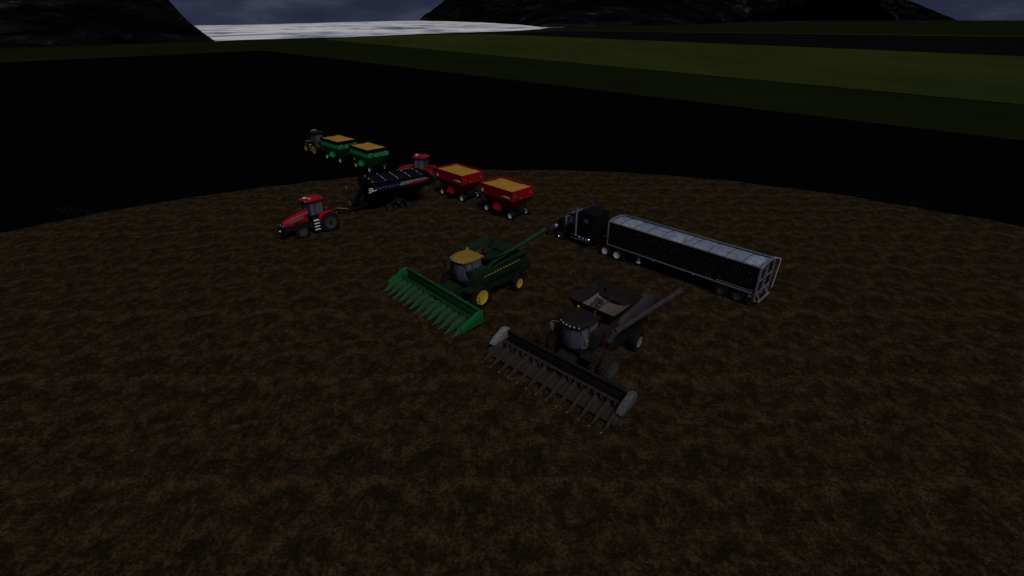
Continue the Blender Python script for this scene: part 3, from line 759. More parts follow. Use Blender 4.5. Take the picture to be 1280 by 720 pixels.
# ------------------------------------------------------------------ combine harvester
def combine(name, label, loc, ang, pal, hdr_y=0, auger_tip=(-8.0, 1.6, 4.0), auger_start=(-.9, 1.75, 3.3), rim='yellow', header='green', duals=True, hdr_rot=0):
    t = thing(name, label, 'combine', loc, ang)
    G_ = header == 'green'
    body, dark, roofm = pal
    b = MB()
    b.prism([(.25, 1.1), (.35, 2.0), (.25, 3.05), (-4.2, 3.05), (-5.4, 2.75), (-6.3, 1.9), (-6.2, 1.2), (-4.6, 1.0), (-3.2, .8)], -1.42, 1.42, bev=.08)
    bo = part('body', b, M[body], t)
    s_ = MB()
    for s in (-1, 1):
        s_.prism([(-.35, 1.75), (-.6, 2.9), (-4.3, 2.9), (-5.2, 2.45), (-4.7, 1.75)], s * 1.42, s * 1.56, bev=.03)
    part('side_panel', s_, M[body], bo)
    s_ = MB()
    for s in (-1, 1):
        for k in range(12 if G_ else 1):
            if G_: s_.box(-.9 - k * .34, -.68 - k * .34, s * 1.56, s * 1.575, 2.36 + .012 * k, 2.41 + .012 * k)
            else: s_.prism([(-.5, 2.0), (-.65, 2.85), (-1.35, 2.88), (-2.4, 2.2), (-1.6, 2.1)], s * 1.56, s * 1.575)
    part('side_stripe', s_, M['yellow' if G_ else 'maroon'], bo)
    v = MB()
    for k in range(9): v.box(-4.2 + k * .12, -4.14 + k * .12, 1.56, 1.59, 1.9, 2.3)
    v.box(-6.36, -6.2, -1.2, 1.2, 1.3, 1.9, .04)
    part('vent', v, M['charcoal'], bo)
    # rear hood, engine deck
    e = MB(); e.prism([(-3.5, 3.05), (-3.5, 3.5), (-4.6, 3.45), (-5.2, 3.05), (-5.3, 2.8)], -1.15, 1.15, bev=.05); eng = part('engine_cover', e, M[dark], t)
    e = MB(); e.tube((-3.9, -.8, 3.4), (-3.9, -.8, 4.0), .08); part('exhaust_pipe', e, M['charcoal'], eng)
    e = MB(); e.lathe([(0, .3), (.1, .3), (.1, .05)], 20, 'z', (-4.2, .5, 3.47)); part('air_intake', e, M['worn_white' if G_ else 'grey'], eng)
    # grain tank with flared extensions
    g = MB()
    frame_rect(g, -3.7, -1.25, -1.3, 1.3, 3.05, 3.45, .05, .12)
    tank = part('grain_tank', g, M[dark], t)
    g = MB()
    a, c_ = (-3.82, -1.13, -1.42, 1.42), (-4.35, -.95, -1.8, 1.8)
    lo = [(a[0], a[2], 3.45), (a[1], a[2], 3.45), (a[1], a[3], 3.45), (a[0], a[3], 3.45)]
    hi = [(c_[0], c_[2], 4.05), (c_[1], c_[2], 4.0), (c_[1], c_[3], 4.0), (c_[0], c_[3], 4.05)]
    th = .04
    vs = lo + hi + [(x * 1.0, y, z + th) for x, y, z in hi] + [(x + (th * 2 if x < -2 else -th * 2), y * .96, z + th) for x, y, z in lo]
    fs = []
    for i in range(4):
        j = (i + 1) % 4; fs += [(i, j, 4 + j, 4 + i), (4 + i, 4 + j, 8 + j, 8 + i), (8 + i, 8 + j, 12 + j, 12 + i), (12 + i, 12 + j, j, i)]
    if G_: vs = [(x, y, 3.45 + (z - 3.45) * .55) for x, y, z in vs]
    g.add(vs, fs); part('tank_extension', g, M[dark], tank)
    g = MB(); secs = []
    for i in range(9):
        u = i / 8; x = -3.65 + 2.35 * u
        secs.append([(x, -1.25 + 2.5 * j / 8, 3.12 + .28 * (abs(j / 4 - 1) ** 2) + .12 * (abs(2 * u - 1) ** 2) + .03 * noise.noise(Vector((x * 3, j, 0)))) for j in range(9)])
    g.ring(secs, cap=False, close=False); part('tank_floor', g, M['tankgrain' if not G_ else 'green_dark'], tank)
    g = MB(); g.tube((-1.5, -.5, 3.2), (-2.3, -.3, 3.8), .17, seg=12); g.tube((-2.3, -.5, 3.78), (-2.3, 0, 3.78), .2); g.tube((-3.7, 0, 3.6), (-1.3, 0, 3.6), .035); part('filling_auger', g, M['grey' if not G_ else 'mudmetal'], tank)
    # cab
    zr = 3.72
    f = MB(); f.prism([(-.3, 1.75), (1.35, 1.75), (1.5, 1.95), (-.3, 1.98)], -.95, .95, bev=.03); cab = part('cab_base', f, M['black'], t)
    def loop(z, k, fx):   # curved front
        return [(-.28, -.92 * k, z), (.75, -.95 * k, z), (fx - .22, -.72 * k, z), (fx - .05, -.36 * k, z), (fx, 0, z), (fx - .05, .36 * k, z), (fx - .22, .72 * k, z), (.75, .95 * k, z), (-.28, .92 * k, z)]
    gl = MB(); gl.ring([loop(1.97, .93, 1.42), loop(2.6, 1.0, 1.62), (loop(3.55, .97, 1.5))]); part('cab_glass', gl, M['glass'], t)
    fp = MB()
    for s in (-1, 1):
        for (xa, ya, xb, yb) in ((1.2, .68, 1.3, .72), (.72, .9, .75, .94), (-.28, .88, -.28, .92)):
            fp.tube((xa, s * ya, 1.95), (xb, s * yb, 3.58), .04, seg=6)
    fp.box(-.42, -.3, -.95, .95, 1.95, 3.58); fp.path([(1.45, 0, 2.05), (1.66, .0, 2.65)], .018, 6)
    part('cab_frame', fp, M['black'], t)
    ro = MB()
    def rl(z, e): return [(-.55 - e, -1.0 - e, z), (.9, -1.08 - e, z), (1.65 + e, -.85 - e * .7, z), (1.88 + e, -.3, z), (1.88 + e, .3, z), (1.65 + e, .85 + e * .7, z), (.9, 1.08 + e, z), (-.55 - e, 1.0 + e, z)]
    ro.ring([rl(3.56, -.06), rl(3.6, .03), rl(3.74, .02), rl(3.82, -.12), rl(3.84, -.4)]); roof = part('cab_roof', ro, M[roofm], t)
    for k in range(6):
        y = -.75 + k * .3; l = MB(); x = 1.93 - .22 * (abs(y) / .75) ** 2.2; l.box(x - .03, x + .045, y - .06, y + .06, 3.62, 3.72, .015); part('work_light', l, M['lens'], roof)
    l = MB(); l.tube((-.2, .7, 3.83), (-.2, .7, 4.2), .012, seg=5); l.lathe([(0, .07), (.1, .07), (.14, .02)], 12, 'z', (-.35, -.8, 3.83)); part('beacon', l, M['amber'], roof)
    st = MB(); st.box(.0, .5, -.26, .26, 2.15, 2.4, .06); st.box(-.12, .06, -.26, .26, 2.35, 3.1, .06); part('seat', st, M['seatcloth'], t)
    sw = MB(); sw.tube((1.15, 0, 1.97), (.92, 0, 2.62), .035); sw.lathe([(0, .17), (.03, .19), (.05, .17)], 18, 'x', (.90, 0, 2.64)); part('steering_wheel', sw, M['black'], t)
    for s in (-1, 1):
        mi = MB(); mi.path([(1.35, s * .85, 3.45), (1.6, s * 1.35, 3.4), (1.6, s * 1.35, 3.2)], .02, 6); mi.box(1.56, 1.63, s * 1.35 - .13, s * 1.35 + .13, 2.75, 3.25, .02); part('mirror', mi, M['worn_white' if not G_ else 'black'], t)
    for o in [x for x in bpy.data.objects if x.parent == t and x.name.split('.')[0] in ('cab_base', 'cab_frame', 'cab_glass', 'seat', 'steering_wheel', 'cab_roof', 'mirror')]:
        o.location.x = -.75 if G_ else -.4; o.location.z = .1 if G_ else -.05
        if o.name.startswith('cab_roof'): o.scale = (.86, .92, 1)
    # platform, rail, ladder left
    p = MB(); p.box(-.3, 1.2, .95, 1.85, 1.72, 1.8)
    p.path([(-.2, 1.8, 1.8), (-.2, 1.8, 2.8), (1.1, 1.8, 2.8), (1.1, 1.8, 1.8)], .022, 6)
    pf = part('platform', p, M[dark], t)
    p = MB()
    for x in (.25, .75): p.tube((x, 1.85, 1.75), (x + .1, 2.15, .5), .025, seg=6)
    for k in range(5): p.tube((.27 + k * .02, 1.88 + k * .06, 1.6 - k * .25), (.77 + k * .02, 1.88 + k * .06, 1.6 - k * .25), .025, seg=6)
    part('ladder', p, M[dark], pf)
    # axle, drives
    ax = MB(); hw = 2.5 if duals else 1.8; ax.tube((0, -hw, 1.0), (0, hw, 1.0), .16); ax.box(-.35, .35, -1.2, 1.2, .75, 1.35, .05); ax.tube((-4.2, -1.75, .72), (-4.2, 1.75, .72), .12); ax.box(-4.5, -3.9, -.4, .4, .7, 1.2)
    part('axle', ax, M['charcoal'], t)
    # unloading auger
    A, B = Vector(auger_start), Vector(auger_tip); d = (B - A)
    au = MB(); au.tube((A.x + .2, A.y - .25, 2.2), tuple(A), .25, .22, 14); ar = .18 if G_ else .19; au.tube(tuple(A), tuple(A + d * .93), ar, ar, 16); au.tube(tuple(A + d * .9), tuple(B), ar + .03, ar + .05, 14)
    for k in (.3, .6): au.tube(tuple(A + d * k), tuple(A + d * (k + .015)), .23, seg=14)
    a_o = part('unloading_auger', au, M['green_dark' if G_ else 'grey'], t)
    if G_: a_o.data.materials[0] = M['aug_green']
    sp = MB(); sp.tube(tuple(B), tuple(B + Vector((-.3, 0, -.35))), .22, .17, 12); part('spout', sp, M['rubber'], a_o)
    br = MB(); br.tube((-3.6, 1.5, 3.0), (-3.6, 1.55, tuple(A + d * .4)[2] - .15), .05); part('auger_cradle', br, M[dark], t)
    # long hood rib beside the auger
    hb = MB(); hb.prism([(-1.6, 2.82), (-2.2, 3.02), (-5.3, 3.16), (-5.9, 2.98), (-5.5, 2.80)] if G_ else [(-1.6, 2.3), (-2.2, 2.98), (-3.9, 3.45 - .3 * G_), (-5.4, 3.6 - .45 * G_), (-6.1, 3.45 - .5 * G_), (-6.4, 3.0 - .3 * G_), (-6.2, 2.4), (-4.5, 2.05)], 1.0 if not G_ else 1.3, 1.66, bev=.12); part('side_shield', hb, M['green_dark'] if G_ else M['grey'], t)
    # wheels
    ty = 'rubber' if G_ else 'muddy_rubber'
    for s in (-1, 1):
        for y in ((1.62, 2.42) if duals else (1.72,)): wheel(t, 0, s * y, 1.0, .56 if duals else .68, .58, tyre=ty, rim=rim)
        wheel(t, -4.2, s * 1.85, .68, .46, .38, tyre='rubber' if G_ else 'rubber', rim=rim if G_ else 'worn_white', steer=R(4))
    # feeder house
    fh = MB(); secs = []
    for x, zc, hh in ((-.2, 1.75, .42), (.9, 1.1, .36), (1.48, .80, .36)):
        secs.append([(x, hdr_y * min(1, max(0, x / 1.4)) - .7, zc - hh), (x, hdr_y * min(1, max(0, x / 1.4)) + .7, zc - hh), (x, hdr_y * min(1, max(0, x / 1.4)) + .7, zc + hh), (x, hdr_y * min(1, max(0, x / 1.4)) - .7, zc + hh)])
    fh.ring(secs); part('feeder_house', fh, M[dark], t)
    for s in (-1, 1):
        cy = MB(); cy.tube((.1, hdr_y * .2 + s * .85, .95), (1.4, hdr_y + s * .85, .62), .055); part('lift_cylinder', cy, M[body if G_ else 'charcoal'], t)
    # ------------ corn header, twelve rows
    HW = 4.85; xb = 1.5
    hm = M['green_header'] if G_ else M['charcoal']
    h = MB()
    h.box(xb, xb + .12, -HW, HW, .35, 1.25, .015); h.box(xb - .05, xb + .17, -HW, HW, 1.2, 1.36, .03); h.box(xb, xb + 1.15, -HW, HW, .30, .38)
    h.box(xb + .95, xb + 1.25, -HW, HW, .30, .52, .02)
    for k in range(13): h.box(xb - .06, xb, -HW + .3 + k * (2 * HW - .6) / 12 - .04, -HW + .3 + k * (2 * HW - .6) / 12 + .04, .4, 1.2)
    hd = part('corn_header', h, hm, t, (0, hdr_y, 0), (0, 0, R(hdr_rot)))
    if G_:
        e = MB(); rn = random.Random(2)
        for k in range(10): y = -3.6 + rn.random() * 7.2; e.box(xb - .02, xb + .05, y, y + .12, 1.362, 1.375)
        part('warning_sticker', e, M['worn_white'], hd)
    ca = MB(); ca.tube((xb + .55, -HW + .05, .66), (xb + .55, HW - .05, .66), .12, seg=12)
    for sd in (-1, 1):
        turns = 9; n = turns * 14; inner = []; outer = []
        for i in range(n + 1):
            a_ = 2 * PI * i / 14 * -sd; y = sd * (.5 + (HW - .6) * i / n)
            inner.append((xb + .55 + .11 * math.cos(a_), y, .66 + .11 * math.sin(a_))); outer.append((xb + .55 + .27 * math.cos(a_), y, .66 + .27 * math.sin(a_)))
        ca.ring([inner, outer], cap=False, close=False)
    part('cross_auger', ca, M['mudmetal'] if not G_ else M['aug_green'], hd)
    pitch = (2 * HW - .3) / 12
    for k in range(12):
        y = -HW + .15 + pitch * (k + .5)
        d_ = MB(); d_.hexa([(xb + 1.1, y - .26, .40), (xb + 1.9, y - .24, .20), (xb + 1.9, y + .24, .20), (xb + 1.1, y + .26, .40), (xb + 1.1, y - .26, .56), (xb + 1.9, y - .24, .32), (xb + 1.9, y + .24, .32), (xb + 1.1, y + .26, .56)])
        for s in (-1, 1):
            for q in range(6): u = q / 6; d_.box(xb + 1.13 + .78 * u, xb + 1.19 + .78 * u, y + s * .13 - .07, y + s * .13 + .07, .56 - .24 * u - .02, .60 - .24 * u)
        part('row_unit', d_, M['rowunit'], hd)
    for k in range(13):
        y = -HW + .15 + pitch * k
        end = k in (0, 12)
        n = MB(); secs = []
        w0 = .24 if not end else .28
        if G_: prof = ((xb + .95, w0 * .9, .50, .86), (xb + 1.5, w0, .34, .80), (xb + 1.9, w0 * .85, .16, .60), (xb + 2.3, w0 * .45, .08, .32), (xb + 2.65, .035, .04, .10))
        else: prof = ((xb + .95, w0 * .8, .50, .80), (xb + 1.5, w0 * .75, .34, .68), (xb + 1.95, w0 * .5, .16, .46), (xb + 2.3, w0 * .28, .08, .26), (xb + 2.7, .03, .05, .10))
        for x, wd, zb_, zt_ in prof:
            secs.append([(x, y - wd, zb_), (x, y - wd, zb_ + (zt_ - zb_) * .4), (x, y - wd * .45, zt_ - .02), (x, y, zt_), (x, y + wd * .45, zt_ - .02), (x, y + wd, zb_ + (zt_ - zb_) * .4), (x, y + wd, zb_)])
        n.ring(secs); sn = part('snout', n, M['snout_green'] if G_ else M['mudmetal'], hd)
        # small white tip cannot be a fourth level, so it is the second material of the snout mesh
        n2 = MB(); xe = prof[-1][0]
        sn.data.materials.append(M['worn_white'])
        bm = bmesh.new(); bm.from_mesh(sn.data)
        o0 = len(bm.verts)
        res = bmesh.ops.create_icosphere(bm, subdivisions=1, radius=.055 if not G_ else .035, matrix=Matrix.Translation((xe, y, .08)))
        for f_ in bm.faces:
            if all(v_ in set(res['verts']) for v_ in f_.verts): f_.material_index = 1
        bm.to_mesh(sn.data); bm.free()
    for s in (-1, 1):
        n = MB(); y0, y1 = s * HW, s * (HW + .2)
        if G_:
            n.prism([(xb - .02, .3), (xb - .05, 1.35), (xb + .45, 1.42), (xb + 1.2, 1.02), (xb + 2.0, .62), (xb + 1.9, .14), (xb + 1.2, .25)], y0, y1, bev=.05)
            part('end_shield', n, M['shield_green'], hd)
        else:
            n.prism([(xb - .1, .75), (xb - .12, 1.42), (xb + .3, 1.52), (xb + 1.1, 1.14), (xb + 1.55, .78), (xb + 1.3, .62)], y0 - s * .1, y1 + s * .14, bev=.06)
            part('end_shield', n, M['worn_white'] if s < 0 else M['end_grey'], hd)
            n = MB(); n.prism([(xb - .02, .3), (xb - .02, .76), (xb + 1.3, .62), (xb + 1.9, .5), (xb + 2.0, .16)], y0, y1, bev=.03); part('end_panel', n, M['mudmetal'], hd)
    return t

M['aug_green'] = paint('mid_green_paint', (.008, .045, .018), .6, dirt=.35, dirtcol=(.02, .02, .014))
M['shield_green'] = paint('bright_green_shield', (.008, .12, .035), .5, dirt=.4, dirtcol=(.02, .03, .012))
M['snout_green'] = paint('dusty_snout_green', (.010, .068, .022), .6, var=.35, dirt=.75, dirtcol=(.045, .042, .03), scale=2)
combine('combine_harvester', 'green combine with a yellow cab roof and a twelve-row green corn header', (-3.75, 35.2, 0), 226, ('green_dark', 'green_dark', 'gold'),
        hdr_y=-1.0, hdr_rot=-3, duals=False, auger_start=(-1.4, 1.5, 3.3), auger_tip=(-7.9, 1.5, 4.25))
combine('combine_harvester', 'dusty dark grey combine with open grain tank and muddy corn header with pale ends', (4.3, 26.6, 0), 226, ('charcoal', 'charcoal', 'charcoal'),
        hdr_y=0, hdr_rot=1, auger_start=(-1.1, 1.9, 2.9), auger_tip=(-7.4, 2.9, 3.75), rim='rimgrey', header='grey')

# ------------------------------------------------------------------ driver seated in the green combine
def person(loc, ang):
    t = thing('person', 'person in a blue top sitting at the wheel inside the green combine cab', 'person', loc, ang)
    J = dict(pel=(0, 0, .10), sp=(-.02, 0, .32), ch=(-.02, 0, .50), nk=(-.01, 0, .64), hd=(.02, 0, .74), ht=(.03, 0, .86))
    rad = dict(pel=.15, sp=.135, ch=.155, nk=.06, hd=.095, ht=.085)
    E_ = [('pel', 'sp'), ('sp', 'ch'), ('ch', 'nk'), ('nk', 'hd'), ('hd', 'ht')]
    for s, n in ((-1, 'r'), (1, 'l')):
        for k, p_, r_ in (('hip', (.05, s * .10, .08), .10), ('kn', (.46, s * .14, .12), .065), ('an', (.56, s * .14, -.30), .045), ('to', (.72, s * .15, -.34), .035),
                          ('sh', (-.02, s * .19, .54), .06), ('el', (.16, s * .27, .32), .045), ('wr', (.40, s * .16, .40), .03), ('ha', (.47, s * .14, .42), .028)):
            J[k + n] = p_; rad[k + n] = r_
        E_ += [('pel', 'hip' + n), ('hip' + n, 'kn' + n), ('kn' + n, 'an' + n), ('an' + n, 'to' + n), ('ch', 'sh' + n), ('sh' + n, 'el' + n), ('el' + n, 'wr' + n), ('wr' + n, 'ha' + n)]
        for f in range(5):
            nm = 'f%d' % f + n; off = (.06 - f * .03) if f < 4 else .06
            z0 = .45 - f * .018 if f < 4 else .44
            base = (.50, s * .14 + s * 0.0, z0); tip = (.535, s * (.12 - .012 * f), z0 - .02) if f < 4 else (.50, s * .09, .46)
            J[nm] = base if f < 4 else (.49, s * .115, .45); J[nm + 't'] = tip; rad[nm] = .010; rad[nm + 't'] = .008
            E_ += [('ha' + n, nm), (nm, nm + 't')]
    keys = list(J)
    me = bpy.data.meshes.new('body'); me.from_pydata([J[k] for k in keys], [(keys.index(a), keys.index(b)) for a, b in E_], [])
    o = bpy.data.objects.new('body', me); COL.objects.link(o); o.parent = t
    sk = o.modifiers.new('skin', 'SKIN'); o.modifiers.new('sub', 'SUBSURF').levels = 1
    o.modifiers['sub'].render_levels = 1
    for i, k in enumerate(keys): me.skin_vertices[0].data[i].radius = (rad[k],) * 2
    me.skin_vertices[0].data[0].use_root = True
    dg = bpy.context.evaluated_depsgraph_get(); ev = bpy.data.meshes.new_from_object(o.evaluated_get(dg))
    o.modifiers.clear(); o.data = ev
    for m in ('skin', 'shirt', 'trouser'):
        ev.materials.append(M[m])
    for p in ev.polygons:
        c = p.center; p.use_smooth = True
        p.material_index = 2 if (c.z < .17 and not (c.x > .35 and c.z > .3)) else (1 if c.z < .62 and c.x < .2 else 0)
    h = MB(); h.lathe([(0, .098), (.05, .102), (.10, .085), (.135, .03)], 18, 'z', (.005, 0, .79)); h.box(.08, .17, -.07, .07, .79, .805, .006); part('cap', h, M['hair'], t)
    n = MB(); n.prism([(.115, .73), (.15, .735), (.115, .78)], -.014, .014); part('nose', n, M['skin'], t)
    for s in (-1, 1):
        n = MB(); n.box(.10, .116, s * .035 - .014, s * .035 + .014, .775, .785); part('eye', n, M['hair'], t)
        n = MB(); n.box(.0, .03, s * .097 - .01, s * .097 + .01, .74, .79, .005); part('ear', n, M['skin'], t)
    n = MB(); n.box(.105, .117, -.025, .025, .70, .708); part('mouth', n, M['maroon'], t)
    return t
ca, sa = math.cos(R(226)), math.sin(R(226))
person((-3.75 - ca * .53, 35.2 - sa * .53, 2.46), 226)

# ------------------------------------------------------------------ ground
def poly(pts, z):
    b = MB(); b.add([(x, y, z) for x, y in pts], [tuple(range(len(pts)))]); return b
shore = [(-420, 420), (-404, 436), (-313, 585), (-305, 620), (-260, 672), (-215, 720), (-130, 905), (0, 1110), (60, 1290), (95, 1500), (240, 1900), (746, 3400), (2600, 9000), (5700, 11500), (9000, 10800), (12000, 10500)]
gm = field_mat('dark_green_grass', (.0052, .0078, .0030), (.0082, .0112, .0040), .02)
base = struct('ground', poly([(-3000, 420), (-3000, -1500), (9000, -1500), (14000, 9000)] + shore[::-1], -.30), gm)
struct('black_field', poly([(-180.6, 401.8), (-270, 287), (-420, 90), (-700, -260), (-200, -700), (500, -500), (560, -417)], -.10),
       field_mat('wet_black_soil', (.0009, .0009, .0010), (.0020, .0018, .0017), .08))
struct('light_green_field', poly([(-214, 628), (137, 141), (520, -390), (800, -420), (1100, -300), (316, 339), (-31, 859), (-110, 830), (-190, 720)], -.12),
       field_mat('light_green_crop', (.0150, .0205, .0048), (.0265, .0345, .0075), .012, (1, .35, 1), R(35), (.022, .029, .010)))
struct('brown_field', poly([(-31, 862), (316, 341), (1101, -298), (1700, -300), (1290, 90), (661, 721), (250, 1010), (94, 1099)], -.14),
       field_mat('ploughed_brown_field', (.0042, .0028, .0034), (.0058, .0040, .0045), .01))
struct('grass_strip', poly([(94, 1102), (250, 1013), (661, 724), (1290, 93), (1340, 110), (690, 765), (262, 1050), (94, 1150), (20, 1130)], -.16),
       field_mat('pale_grass_verge', (.014, .018, .007), (.019, .024, .010), .02))

# tilled soil disc with real ripples
def soil_disc():
    b = MB(); rings, segs = 210, 460; vs = [(0, 0, 0)]
    rs = [75 * (i / rings) ** .9 for i in range(1, rings + 1)]
    for i, r in enumerate(rs):
        for j in range(segs):
            a = 2 * PI * j / segs
            rr = r
            if i > rings - 5: rr = r + .9 * noise.noise(Vector((math.cos(a) * 22, math.sin(a) * 22, 0))) * (i - rings + 5) / 5
            x, y = rr * math.cos(a) + 1.5, rr * math.sin(a)
            z = -.03 + .05 * noise.noise(Vector((x * .55, y * .55, 1))) + .03 * noise.noise(Vector((x * 1.6, y * 1.6, 5)))
            if i == rings - 1: z = -.095
            vs.append((x, y, z))
    fs = [(0, 1 + j, 1 + (j + 1) % segs) for j in range(segs)]
    for i in range(rings - 1):
        for j in range(segs):
            k = (j + 1) % segs
            fs.append((1 + i * segs + j, 1 + (i + 1) * segs + j, 1 + (i + 1) * segs + k, 1 + i * segs + k))
    me = bpy.data.meshes.new('tilled_soil'); me.from_pydata(vs, [], fs); me.materials.append(soil_mat()); me.shade_smooth()
    o = bpy.data.objects.new('tilled_soil', me); COL.objects.link(o); o['kind'] = 'structure'
soil_disc()

# sparse pale stubble at the edge of the black field
def stubble():
    b = MB(); rnd = random.Random(4)
    for cx, cy, n, sx, sy in ((48, 59, 120, 4.5, 2.6), (43.5, 62.5, 26, 3.5, .6), (-52, 56.5, 50, 5, 1.2)):
        for _ in range(n):
            x, y = rnd.gauss(cx, sx * .5), rnd.gauss(cy, sy * .5)
            if math.hypot(x - 1.5, y) < 75.3: continue
            hh = rnd.uniform(.12, .35); a = rnd.random() * 6.28; l = .1 * hh
            b.tube((x, y, -.1), (x + math.cos(a) * l, y + math.sin(a) * l, hh - .1), .022, .012, 4)
    o = part('crop_stubble', b, paint('dry_stubble', (.022, .022, .024), .9)); o['kind'] = 'stuff'; o['label'] = 'sparse pale stubble on the black field'
stubble()

# ------------------------------------------------------------------ water
def water():
    m, nt, bs = new_mat('rippled_water_painted_glint')
    v = mapped(nt, (.0030, .0013, 1), (0, 0, R(-4)))
    v2 = mapped(nt, (.007, .0060, 1), (0, 0, R(-4)))
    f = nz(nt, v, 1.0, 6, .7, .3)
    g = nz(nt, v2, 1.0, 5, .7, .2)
    c = ramp(nt, f, [(.38, (.12, .13, .17)), (.46, (.72, .73, .78)), (.52, (1, 1, 1))])  # near-white base and streaks paint reflected light and glint into the water
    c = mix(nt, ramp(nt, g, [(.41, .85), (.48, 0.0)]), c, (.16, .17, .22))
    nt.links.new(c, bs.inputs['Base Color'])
    bs.inputs['Roughness'].default_value = .4; bs.inputs['Specular IOR Level'].default_value = .5
    bump(nt, bs, g, .2, 1.0)
    far = [(-1500, 1500), (-1254, 2224), (-1230, 3000), (-1400, 4600), (-1704, 8800), (-500, 11000), (900, 10500), (1200, 6000)]
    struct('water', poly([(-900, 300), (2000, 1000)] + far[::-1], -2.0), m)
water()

# ------------------------------------------------------------------ hills
def rock_mat(k):
    m, nt, bs = new_mat('dark_hill_rock')
    v = mapped(nt, (1, 1, 1))
    a = nz(nt, mapped(nt, (.013 * k, .013 * k, .085 * k), (R(18), R(-16), 0)), 1.0, 8, .75, .6)
    b = nz(nt, v, .014 * k, 6, .7)
    c = ramp(nt, a, [(.46, (.0008, .0008, .0012)), (.58, (.009, .009, .011)), (.70, (.075, .075, .085))])
    c = mix(nt, ramp(nt, b, [(.42, .93), (.60, 0.0)]), c, (.0012, .0015, .002))
    nt.links.new(c, bs.inputs['Base Color']); bs.inputs['Roughness'].default_value = 1
    bs.inputs['Specular IOR Level'].default_value = 0.0
    bump(nt, bs, a, .8, 8 / k)
    return m
def loft_hill(foot, ridge, rough, nt_=34, sub=14, seed=0, back=None):
    """mesh between a foot line and a ridge line, with a back slope behind the ridge"""
    def dens(L):
        out = []
        for a, b in zip(L, L[1:]):
            for i in range(sub): out.append(Vector(a).lerp(Vector(b), i / sub))
        out.append(Vector(L[-1])); return out
    F, G_ = dens(foot), dens(ridge); n = len(F); vs = []
    rows = nt_ + 8
    for k in range(rows + 1):
        for i in range(n):
            if k <= nt_:
                u = k / nt_; p = F[i].lerp(G_[i], u)
                env = math.sin(PI * min(1, u)) ** .7 if u < 1 else .0
                q = p * (1 / (rough * 9)) + Vector((seed, 0, 0))
                dz = rough * env * (abs(noise.noise(q)) * 1.6 - .55 + .55 * noise.noise(q * 2.7) + .3 * noise.noise(q * 6))
                env2 = 1 if u > .95 else 0
                p = p + Vector((0, 0, dz)) + Vector((0, 0, env2 * rough * .12 * noise.noise(q * 5)))
            else:
                u = (k - nt_) / 8; d = G_[i] - F[i]; d.z = 0
                p = G_[i] + d * u * .8; p.z = G_[i].z * (1 - u) + -40 * u
            vs.append(tuple(p))
    b = MB(); fs = [(k * n + i, k * n + i + 1, (k + 1) * n + i + 1, (k + 1) * n + i) for k in range(rows) for i in range(n - 1)]
    b.add(vs, fs); return b
hL = loft_hill([(-1500, -150, -2), (-1000, 60, -2), (-640, 250, -1), (-404, 436, -1), (-313, 588, -1)],
               [(-2100, 500, 360), (-1400, 560, 290), (-950, 650, 230), (-720, 730, 185), (-584, 800, 136)], 11, seed=3)
struct('hill', hL, rock_mat(1.0))
hR = loft_hill([(-1560, 9400, -4), (-900, 7200, -4), (-250, 4413, -4), (36, 2517, -4), (92, 1760, -3), (444, 1955, -2), (821, 2517, -2), (1812, 4413, -2), (5200, 10200, -4), (7400, 10700, -4), (8750, 11000, -4)],
               [(-1373, 9500, 126), (-1109, 9500, 299), (-494, 9000, 477), (250, 8300, 520), (900, 8000, 560), (2292, 8000, 540), (3400, 8500, 520), (4443, 9000, 510), (6058, 10000, 490), (7222, 10500, 328), (8660, 11000, 0)], 60, seed=11)
struct('hill', hR, rock_mat(.16))

# ------------------------------------------------------------------ light
SUN_EL, SUN_AZ = 54, 158          # azimuth clockwise from +Y (camera looks along +Y)
w = bpy.data.worlds.new('World'); sc.world = w; w.use_nodes = True
nt = w.node_tree; bg = nt.nodes['Background']
sky = nt.nodes.new('ShaderNodeTexSky'); sky.sky_type = 'NISHITA'; sky.sun_disc = False
sky.sun_elevation = R(SUN_EL); sky.sun_rotation = R(SUN_AZ); sky.altitude = 100; sky.air_density = 1.0; sky.dust_density = 1.0
tc = nt.nodes.new('ShaderNodeTexCoord')
mp = nt.nodes.new('ShaderNodeMapping'); mp.inputs['Scale'].default_value = (1, 1, 3.2)
nt.links.new(tc.outputs['Generated'], mp.inputs['Vector'])
n1 = nt.nodes.new('ShaderNodeTexNoise'); n1.inputs['Scale'].default_value = 5; n1.inputs['Detail'].default_value = 6; n1.inputs['Roughness'].default_value = .6
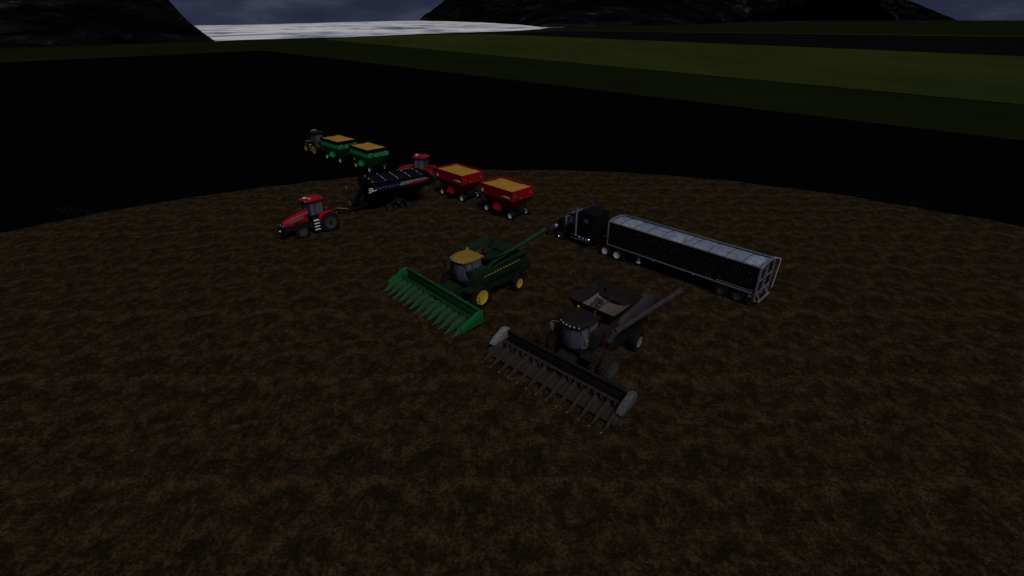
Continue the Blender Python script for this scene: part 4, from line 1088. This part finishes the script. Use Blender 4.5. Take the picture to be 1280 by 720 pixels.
nt.links.new(mp.outputs['Vector'], n1.inputs['Vector'])
sep = nt.nodes.new('ShaderNodeSeparateXYZ'); nt.links.new(tc.outputs['Generated'], sep.inputs[0])
mx = nt.nodes.new('ShaderNodeMath'); mx.operation = 'MAXIMUM'; mx.inputs[1].default_value = .03; nt.links.new(sep.outputs['Z'], mx.inputs[0])
cb = nt.nodes.new('ShaderNodeCombineXYZ')
nt.links.new(sep.outputs['X'], cb.inputs['X']); nt.links.new(sep.outputs['Y'], cb.inputs['Y']); nt.links.new(mx.outputs[0], cb.inputs['Z'])
nt.links.new(cb.outputs[0], sky.inputs['Vector']) if 'Vector' in sky.inputs else None
clr = ramp(nt, n1.outputs['Fac'], [(.36, (.105, .118, .30)), (.5, (.16, .175, .40)), (.64, (.32, .33, .60))])
nt.links.new(mix(nt, 1.0, sky.outputs['Color'], clr, 'MULTIPLY'), bg.inputs['Color'])
bg.inputs['Strength'].default_value = .06
sd = bpy.data.lights.new('sun', 'SUN'); sd.energy = 3.8; sd.angle = R(24); sd.color = (1, .97, .93)
so = bpy.data.objects.new('sun', sd); COL.objects.link(so)
dv = Vector((math.sin(R(SUN_AZ)) * math.cos(R(SUN_EL)), math.cos(R(SUN_AZ)) * math.cos(R(SUN_EL)), math.sin(R(SUN_EL))))
so.rotation_euler = dv.to_track_quat('Z', 'Y').to_euler(); so.location = (0, 0, 60)

# ------------------------------------------------------------------ camera
cd = bpy.data.cameras.new('camera'); cam = bpy.data.objects.new('camera', cd); COL.objects.link(cam); sc.camera = cam
cd.sensor_width = 36; cd.lens = 36 * 623.5 / 1280; cd.clip_end = 40000; cd.clip_start = .5
cam.location = (0, 0, 20); cam.rotation_euler = (R(90) - math.atan((360 - 24) / 623.5), 0, 0)
vs_ = sc.view_settings; vs_.view_transform = 'Standard'; vs_.look = 'None'; vs_.exposure = -1.0; vs_.gamma = 1; vs_.use_curve_mapping = False
sc.cycles.max_bounces = 6; sc.cycles.transparent_max_bounces = 12
sc.cycles.use_denoising = True
